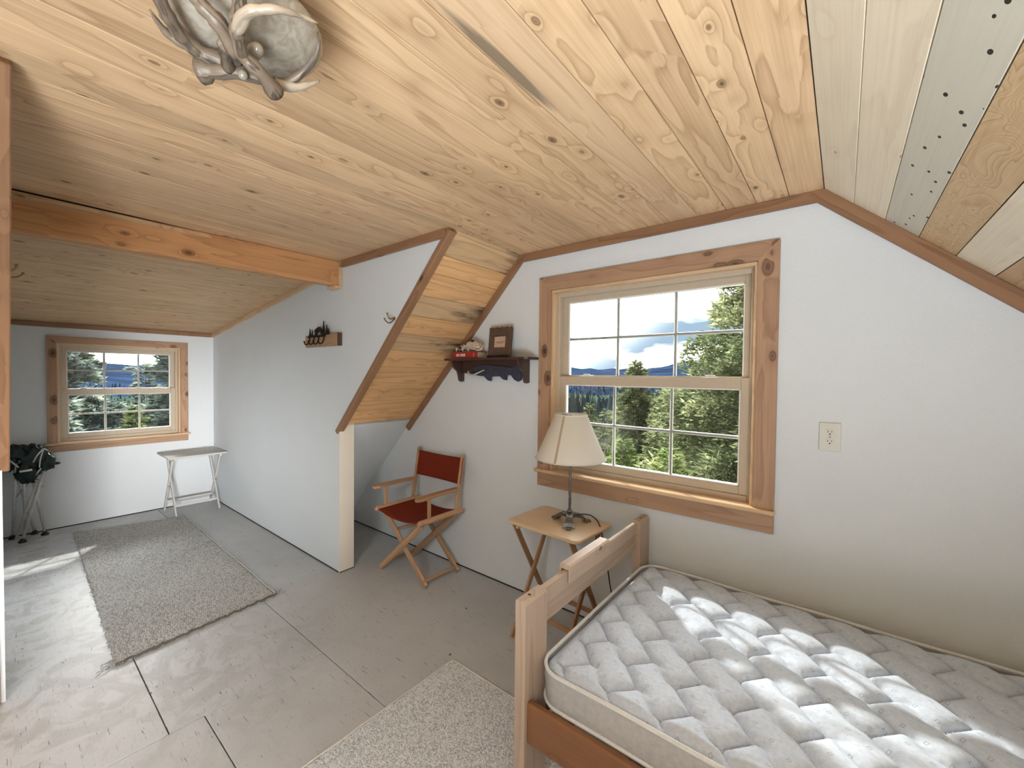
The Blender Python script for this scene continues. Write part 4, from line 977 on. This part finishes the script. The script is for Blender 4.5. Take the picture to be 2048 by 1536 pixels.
pfb(-1.852, -1.750, 1.566, 1.632, .001, .015, 'frame_rail', W_RUST); pfb(-1.852, -1.750, 1.706, 1.758, .001, .015, 'frame_rail', W_RUST)
pfb(-1.852, -1.750, 1.632, 1.706, .006, .012, 'print', PRINT)
pfb(-1.838, -1.764, 1.667, 1.671, .0045, .006, 'print_line', PRINTL); pfb(-1.826, -1.776, 1.660, 1.6625, .0045, .006, 'print_line', PRINTL)
for i in range(12):
    x = -1.892+i*.0165; MB().ball((x, zt(1.762)+.006, 1.762+.003*math.sin(i*2.3)), (.010, .009, .007), 8, 5).build('bark_edge', W_RUST, pf)
for i in range(11):
    x = -1.890+i*.0175; MB().ball((x, zt(1.5735)-.004, 1.5725), (.009, .008, .0088), 8, 5).build('pebble_edge', DKGAP, pf)
MB().box((-1.80, 2.140, 1.62), (.03, .004, .11), np.array([[1, 0, 0], [0, .95, -.3], [0, .3, .95]])).build('easel_back', W_RUST, pf)
rebase(pf, (-1.80, 2.11, 1.5635))

# ---- coat rack with silhouette, hooks
ck = empty('coat_rack', (0, 0, 0)); tag(ck, 'short pine board with black metal forest silhouette and four hooks on the dormer wall', 'coat rack')
MB().box((-3.035, YC-.014, 1.690), (.496, .028, .090), bev=.003).build('back_board', W_RACK, ck)
MB().box((-2.792, YC-.015, 1.690), (.012, .031, .091), bev=.001).build('bark_end', W_RUST, ck)
MB().box((-3.10, YC-.030, 1.722), (.27, .006, .014), bev=.001).build('metal_rail', BLACKM, ck)
sil = MB()
def fir(x, z, h, w):
    P = [(x-.004, z), (x-w, z+.004)]
    for k in range(3):
        a = (k+1)/4; P += [(x-w*(1-a)*.6, z+h*a), (x-w*(1-a)*.95, z+h*a+.001)]
    P += [(x, z+h)]
    for k in (2, 1, 0):
        a = (k+1)/4; P += [(x+w*(1-a)*.95, z+h*a+.001), (x+w*(1-a)*.6, z+h*a)]
    P += [(x+w, z+.004), (x+.004, z)]; sil.prism(P, 'y', YC-.034, YC-.029)
for x, h, w in ((-3.20, .058, .018), (-3.165, .050, .016), (-2.99, .105, .026), (-2.945, .072, .022), (-2.92, .045, .018)): fir(x, 1.728, h, w)
bear = [(-3.125, 1.729), (-3.118, 1.745), (-3.128, 1.760), (-3.122, 1.775), (-3.10, 1.782), (-3.07, 1.792), (-3.04, 1.790), (-3.018, 1.775), (-3.012, 1.750), (-3.008, 1.729), (-3.028, 1.729), (-3.036, 1.748), (-3.065, 1.754), (-3.082, 1.746), (-3.088, 1.729), (-3.102, 1.729), (-3.104, 1.742), (-3.114, 1.729)]
sil.prism(bear, 'y', YC-.034, YC-.029); sil.build('forest_silhouette', BLACKM, ck)
for x in (-3.205, -3.135, -3.062, -2.985):
    MB().tube(spline([(x, YC-.031, 1.722), (x, YC-.036, 1.690), (x-.004, YC-.045, 1.668), (x-.020, YC-.055, 1.664), (x-.032, YC-.058, 1.682)], 14), .0045, 7).ball((x-.032, YC-.058, 1.686), .007, 8, 6).build('hook', BLACKM, ck)
rebase(ck, (-3.035, YC, 1.645))
def coat_hook(x, y, z, dy, lab):
    r = empty('coat_hook', (0, 0, 0)); tag(r, lab, 'hook', 'brass coat hooks on the dormer walls')
    MB().lathe([(0, -.004), (.012, -.004), (.012, .0), (.010, .003), (0, .003)], (0, 0, 0), 14).build('mount_plate', BRASS, r)
    MB().tube(spline([(0, 0, .002), (.0, .0, .012), (.0, -.006, .030), (0, .004, .045), (0, .022, .052)], 14), .0036, 7).ball((0, .024, .052), .0062, 8, 6).build('upper_prong', BRASS, r)
    MB().tube(spline([(0, 0, .004), (0, -.022, .018), (0, -.032, .040), (0, -.022, .062), (0, -.010, .070)], 14), .0036, 7).ball((0, -.009, .071), .0058, 8, 6).build('lower_prong', BRASS, r)
    R = Matrix(((1, 0, 0), (0, 0, dy), (0, 1, 0))).transposed() if False else None
    for c in r.children:
        for v in c.data.vertices: a = v.co.copy(); v.co = (a.x, dy*a.z, a.y)
    r.location = (x, y, z); return r
coat_hook(-2.17, YC, 1.790, -1, 'small brass double coat hook beside the sloped boards on the right dormer wall')
coat_hook(-2.95, YN, 1.90, 1, 'brass coat hook on the near dormer wall at the left edge of the photo')

# ---- outlet
ol = empty('wall_outlet', (0, 0, 0)); tag(ol, 'ivory double wall socket on the gable wall right of the big window', 'outlet')
cx, cz = -.039, 1.204
MB().box((cx, D-.003, cz), (.074, .006, .120), bev=.0025).build('cover_plate', PLATE, ol)
for s in (-1, 1):
    rc_ = MB(); pts = [(cx+.0165*math.cos(a)*(1.0), cz+s*.0195+max(-.0125, min(.0125, .0165*math.sin(a)))) for a in np.linspace(0, 2*math.pi, 28)[:-1]]
    rc_.prism(pts, 'y', D-.0085, D-.005); o = rc_.build('receptacle', PLATE, ol)
    for dx, hh in ((-.0062, .0075), (.0062, .0062)): MB().box((cx+dx, D-.0088, cz+s*.0195+.003), (.0020, .0012, hh), bev=.0002).build('slot', SLOT, o)
    MB().prism([(cx+.0027*math.cos(a), cz+s*.0195-.0072+.0027*math.sin(a)) for a in np.linspace(0, 2*math.pi, 10)[:-1]], 'y', D-.0094, D-.0082).build('slot', SLOT, o)
MB().ball((cx, D-.0062, cz), (.0032, .0012, .0032), 10, 6).build('screw', CHROME, ol)
rebase(ol, (cx, D, cz-.06))

# ---- antler ceiling light
def build_chandelier():
    r = empty('antler_ceiling_light', (0, 0, 0)); tag(r, 'ceiling light with an alabaster glass bowl cradled in antlers', 'ceiling light')
    cx, cy, R = -.925, .312, .133; zr = 2.135
    MB().lathe([(R, zr), (R+.004, zr-.004), (R+.003, zr-.014), (R*.97, zr-.028), (R*.80, zr-.050), (R*.55, zr-.066), (R*.25, zr-.074), (0, zr-.076)], (cx, cy, 0), 48).build('glass_bowl', BOWL, r)
    MB().lathe([(R-.003, zr-.001), (R*.95, zr-.026), (R*.78, zr-.046), (R*.5, zr-.061), (0, zr-.070)], (cx, cy, 0), 48).build('bowl_lining', BOWL, r)
    MB().lathe([(0, H-.001), (.062, H-.001), (.065, H-.010), (.045, H-.028), (.012, H-.034), (.008, H-.06), (.008, zr-.09)], (cx, cy, 0), 28).build('canopy', IRON, r)
    for k in range(3):
        a = k*2.094+.4; MB().tube([(cx+.05*math.cos(a), cy+.05*math.sin(a), H-.014), (cx+(R-.004)*math.cos(a), cy+(R-.004)*math.sin(a), zr)], .003, 6).build('hanger_rod', IRON, r)
    def ant(P, r0, r1, name='antler', mat=ANT, n=26, lump=.10, burr=False):
        S = spline(P, n); rr = []
        for i in range(n):
            t = i/(n-1); b = 1.15*(r0+(r1-r0)*t**1.15); b *= 1+lump*math.sin(i*1.7+P[0][0]*90)+lump*.6*math.sin(i*3.1); b = max(b, .0012)
            if burr and i < 2: b *= 1.45
            rr.append(b)
        mb = MB().tube(S, rr, 14); mb.g[-1] = mb.g[-1]*np.array([4, 5, 5]); return mb.build(name, mat, r)
    ant([(-0.964, .25, 2.02), (-.937, .272, 2.02), (-.907, .304, 2.02), (-.89, .347, 2.02), (-.866, .374, 2.03), (-.826, .39, 2.05), (-.795, .391, 2.07), (-.785, .385, 2.09)], .0125, .0015, burr=True)
    ant([(-.882, .350, 2.015), (-.868, .38, 2.02), (-.857, .405, 2.035), (-.854, .423, 2.05)], .0095, .0015, 'antler_tine', ANTT, 14)
    ant([(-.861, .341, 1.985), (-.833, .304, 1.99), (-.827, .274, 2.0), (-.8, .257, 2.01), (-.781, .25, 2.02), (-.758, .248, 2.03), (-.733, .238, 2.04)], .0105, .0085, burr=True)
    ant([(-.794, .254, 2.012), (-.749, .253, 2.015), (-.73, .266, 2.02), (-.711, .288, 2.025), (-.715, .321, 2.04), (-.718, .352, 2.05)], .0095, .0015, 'antler_tine', ANTT, 20)
    ant([(-.916, .280, 2.02), (-.88, .265, 2.02), (-.848, .254, 2.015)], .009, .0095, 'antler_stub', ANT, 10)
    ant([(-.925, .282, 2.035), (-.942, .243, 2.04), (-.933, .215, 2.045), (-.907, .19, 2.05), (-.886, .173, 2.06), (-.862, .160, 2.07), (-.83, .150, 2.08)], .0120, .0075)
    ant([(-.938, .232, 2.04), (-.947, .203, 2.045), (-.937, .183, 2.05), (-.921, .168, 2.055)], .0090, .0015, 'antler_tine', ANT, 14)
    ant([(-.838, .270, 2.005), (-.813, .237, 2.02), (-.811, .217, 2.03), (-.812, .203, 2.04), (-.800, .185, 2.05)], .0125, .0075, 'antler_tine', ANT, 16)
    # the long antler runs on round the near side of the bowl
    ant([(-.862, .160, 2.07), (-.83, .150, 2.08), (-.80, .175, 2.09), (-.77, .23, 2.10), (-.765, .29, 2.105)], .0085, .002)
    MB().ball((-.842, .253, 2.012), (.013, .012, .010)).build('cut_end', ANTT, r)
    MB().ball((-.852, .302, 2.035), (.022, .013, .013)).build('finial', PEARL, r); MB().ball((-.890, .295, 2.006), (.0085, .0085, .009)).build('finial', PEARL, r)
    return rebase(r, (cx, cy, H))
build_chandelier()

# ================================================================== OUTSIDE
def hgt(az, rr):
    """terrain height at azimuth az (degrees from +y towards -x) and distance rr"""
    base = np.interp(rr, [0, 12, 40, 120, 350, 900, 1600, 2600, 3600, 5200], [-3.2, -4.0, -8, -20, -42, -50, -26, 18, 42, 60])
    hill = np.interp(az, [-25, 0, 8, 14, 20, 25, 32, 45, 70, 90, 125], [150, 150, 132, 96, 30, 14, 28, 20, 0, -8, 10])
    return base+hill*np.clip((rr-1300)/2300, 0, 1)+6*np.sin(az*.8+rr*.002)*np.clip(rr/2500, 0, 1)+7*np.sin(az*2.3)*np.clip((rr-1500)/2000, 0, 1)
rad = [4, 7, 12, 20, 40, 70, 120, 200, 300, 420, 600, 800, 1050, 1350, 1700, 2100, 2500, 2900, 3300, 3700, 5200]
azs = np.arange(-30, 131, 1.0); V = []; 
for q in rad:
    for a in azs: V.append((-q*math.sin(math.radians(a)), q*math.cos(math.radians(a)), float(hgt(a, q))))
na = len(azs); cut = rad.index(1050)
def grid(i0, i1, name, mat):
    F = [(i*na+j, i*na+j+1, (i+1)*na+j+1, (i+1)*na+j) for i in range(i0, i1) for j in range(na-1)]
    used = sorted({k for f in F for k in f}); ix = {k: n for n, k in enumerate(used)}; mb = MB(); mb.add([V[k] for k in used], [tuple(ix[k] for k in f) for f in F], None, True); return mb.build(name, mat, None, kind='structure')
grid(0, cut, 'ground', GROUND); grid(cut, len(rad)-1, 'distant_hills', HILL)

def leafmesh(name, V, F, rv, mats, mi=None):
    me = bpy.data.meshes.new(name); V = np.asarray(V, np.float32); F = np.asarray(F, np.int32); k = F.shape[1]
    me.vertices.add(len(V)); me.vertices.foreach_set('co', V.ravel()); me.loops.add(F.size); me.loops.foreach_set('vertex_index', F.ravel())
    me.polygons.add(len(F)); me.polygons.foreach_set('loop_start', np.arange(len(F), dtype=np.int32)*k); me.polygons.foreach_set('loop_total', np.full(len(F), k, np.int32))
    a = me.attributes.new('rv', 'FLOAT', 'POINT'); a.data.foreach_set('value', np.asarray(rv, np.float32)); me.materials.append(mats); me.update(calc_edges=True); return me

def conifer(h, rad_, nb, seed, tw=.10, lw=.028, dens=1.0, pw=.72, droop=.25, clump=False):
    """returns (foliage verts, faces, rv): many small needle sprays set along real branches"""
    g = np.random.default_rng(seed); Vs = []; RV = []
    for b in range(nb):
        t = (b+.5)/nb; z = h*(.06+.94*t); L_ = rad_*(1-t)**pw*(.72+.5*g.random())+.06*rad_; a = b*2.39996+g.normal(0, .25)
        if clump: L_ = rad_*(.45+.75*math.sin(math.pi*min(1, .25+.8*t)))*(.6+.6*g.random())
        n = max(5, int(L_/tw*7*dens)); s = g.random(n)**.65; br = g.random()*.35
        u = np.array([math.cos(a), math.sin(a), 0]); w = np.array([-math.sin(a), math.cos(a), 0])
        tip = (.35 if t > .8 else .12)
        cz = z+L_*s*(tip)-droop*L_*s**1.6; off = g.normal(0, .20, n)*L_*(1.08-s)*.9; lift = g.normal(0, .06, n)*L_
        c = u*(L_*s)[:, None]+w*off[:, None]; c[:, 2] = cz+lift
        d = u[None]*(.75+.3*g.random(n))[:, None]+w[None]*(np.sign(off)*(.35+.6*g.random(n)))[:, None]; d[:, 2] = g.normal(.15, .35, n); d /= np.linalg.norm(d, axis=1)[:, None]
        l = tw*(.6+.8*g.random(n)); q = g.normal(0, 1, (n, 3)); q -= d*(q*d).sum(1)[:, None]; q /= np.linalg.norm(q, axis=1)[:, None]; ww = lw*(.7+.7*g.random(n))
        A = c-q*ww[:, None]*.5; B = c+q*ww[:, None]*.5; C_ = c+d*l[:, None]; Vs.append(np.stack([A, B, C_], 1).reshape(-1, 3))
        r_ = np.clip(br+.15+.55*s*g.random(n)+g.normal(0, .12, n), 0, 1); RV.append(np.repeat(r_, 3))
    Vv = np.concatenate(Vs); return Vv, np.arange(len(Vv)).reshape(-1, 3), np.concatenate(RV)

def tree(x, y, ztop, h, r_, nb, seed, mat, lab, group=None, name='fir_tree', **k):
    z0 = ztop-h; ro = empty(name, (x, y, z0)); tag(ro, lab, 'tree', group)
    v, f, rv = conifer(h, r_, nb, seed, **k); me = leafmesh('foliage', v, f, rv, mat); o = bpy.data.objects.new('foliage', me); COL.objects.link(o); o.parent = ro
    MB().tube([(0, 0, -.3), (.02, .01, h*.5), (0, 0, h*.97)], [r_*.055+.03, r_*.035+.02, .006], 7).build('trunk', BARK, ro)
    return ro
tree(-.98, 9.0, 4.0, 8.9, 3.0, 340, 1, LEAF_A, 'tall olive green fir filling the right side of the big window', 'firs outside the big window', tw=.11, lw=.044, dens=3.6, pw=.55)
tree(-2.05, 6.4, .34, 4.1, 1.05, 170, 2, LEAF_B, 'bright green young fir low in the right half of the big window', 'firs outside the big window', tw=.085, lw=.028, dens=3.0, droop=.1)
tree(-12.117, 30, 2.582, 11.5, 3.0, 210, 3, LEAF_A, 'pointed fir rising above the ridge line in the middle of the big window', 'firs outside the big window', tw=.30, lw=.10, dens=2.6)
tree(-9.9, 18.6, .05, 7.2, 1.25, 120, 4, LEAF_A, 'small pointed fir just right of the lamp shade outside the big window', 'firs outside the big window', tw=.19, lw=.065, dens=2.4)
tree(-7.55, 15.6, .06, 6.8, 1.2, 120, 5, LEAF_A, 'small fir behind the left muntin of the lower sash', 'firs outside the big window', tw=.17, lw=.055, dens=2.4)
tree(-5.0, 17.3, 1.0, 8.2, .8, 130, 6, LEAF_B, 'narrow yellow-green fir left of the tall fir in the big window', 'firs outside the big window', tw=.15, lw=.055, dens=3.0)
tree(-7.7, 22.5, .72, 9.0, 1.7, 140, 7, LEAF_A, 'mid-distance fir in the centre of the lower sash', 'firs outside the big window', tw=.22, lw=.075, dens=2.4)
tree(-4.75, 10.9, -.30, 5.6, 1.45, 170, 8, LEAF_B, 'yellow-green fir low in the centre of the big window', 'firs outside the big window', tw=.13, lw=.044, dens=2.8)
tree(-7.5, 12.2, -.55, 5.4, 1.15, 120, 9, LEAF_A, 'dark fir low behind the lamp outside the big window', 'firs outside the big window', tw=.14, lw=.048, dens=2.4)
tree(-3.3, 13.9, .95, 7.9, 1.5, 170, 11, LEAF_A, 'dark fir crowding the left flank of the tall fir', 'firs outside the big window', tw=.15, lw=.05, dens=2.8)
# pines outside the dormer window
tree(-11.6, .66, 2.35, 6.6, 1.15, 190, 21, LEAF_C, 'bushy blue-green pine on the left of the dormer window view', 'conifers outside the dormer window', name='pine_tree', tw=.13, lw=.06, dens=4.5, clump=True)
tree(-11.6, 2.80, 2.35, 6.6, 1.1, 190, 22, LEAF_C, 'bushy blue-green pine on the right of the dormer window view', 'conifers outside the dormer window', name='pine_tree', tw=.13, lw=.06, dens=4.5, clump=True)
tree(-15.4, 2.62, 1.62, 7.0, .62, 120, 23, LEAF_C, 'narrow-topped pine in the middle of the dormer window view', 'conifers outside the dormer window', name='pine_tree', tw=.15, lw=.052, dens=3.4, clump=True)
tree(-9.6, 1.50, .80, 4.8, .68, 150, 24, LEAF_B, 'yellow-green bush fir low in the middle of the dormer window view', 'conifers outside the dormer window', tw=.10, lw=.046, dens=4.2)
tree(-8.4, .55, .92, 4.8, .72, 150, 25, LEAF_C, 'grey-green fir low on the left of the dormer window view', 'conifers outside the dormer window', tw=.10, lw=.046, dens=4.0)
tree(-8.6, 2.05, .80, 4.8, .66, 140, 26, LEAF_C, 'grey-green fir low on the right of the dormer window view', 'conifers outside the dormer window', tw=.10, lw=.046, dens=4.0)

# far forest on the slopes: far too many to count, one object
g = np.random.default_rng(77); n = 9000; Q = []; RVq = []
pick = g.random(n) < .78; az = np.where(pick, g.uniform(3, 40, n), g.uniform(74, 104, n)); rr = 45+1300*g.random(n)**1.7
base = []
for a, q in zip(az, rr):
    hh = g.uniform(6, 12)*(1 if q > 90 else .75); w = hh*.17; x, y = -q*math.sin(math.radians(a)), q*math.cos(math.radians(a)); z = float(hgt(a, q)); r1 = g.random()
    ph = g.random()*6
    for lv in range(3):
        zb = z+hh*(.08+.27*lv); zt_ = z+hh*(.55+.225*lv); wr_ = w*(1-.27*lv)
        pts = [(x+wr_*math.cos(ph+k*1.2566+lv*.5), y+wr_*math.sin(ph+k*1.2566+lv*.5), zb) for k in range(5)]
        for k in range(5): Q += [pts[k], pts[(k+1) % 5], (x, y, zt_)]; RVq += [np.clip(r1*.8+g.normal(0, .12), 0, 1)]*3
me = leafmesh('forest', Q, np.arange(len(Q)).reshape(-1, 3), RVq, FARL); fo_ = bpy.data.objects.new('distant_forest', me); COL.objects.link(fo_)
tag(fo_, 'dense blue-green conifer forest covering the distant slopes', 'forest', None, 'stuff')
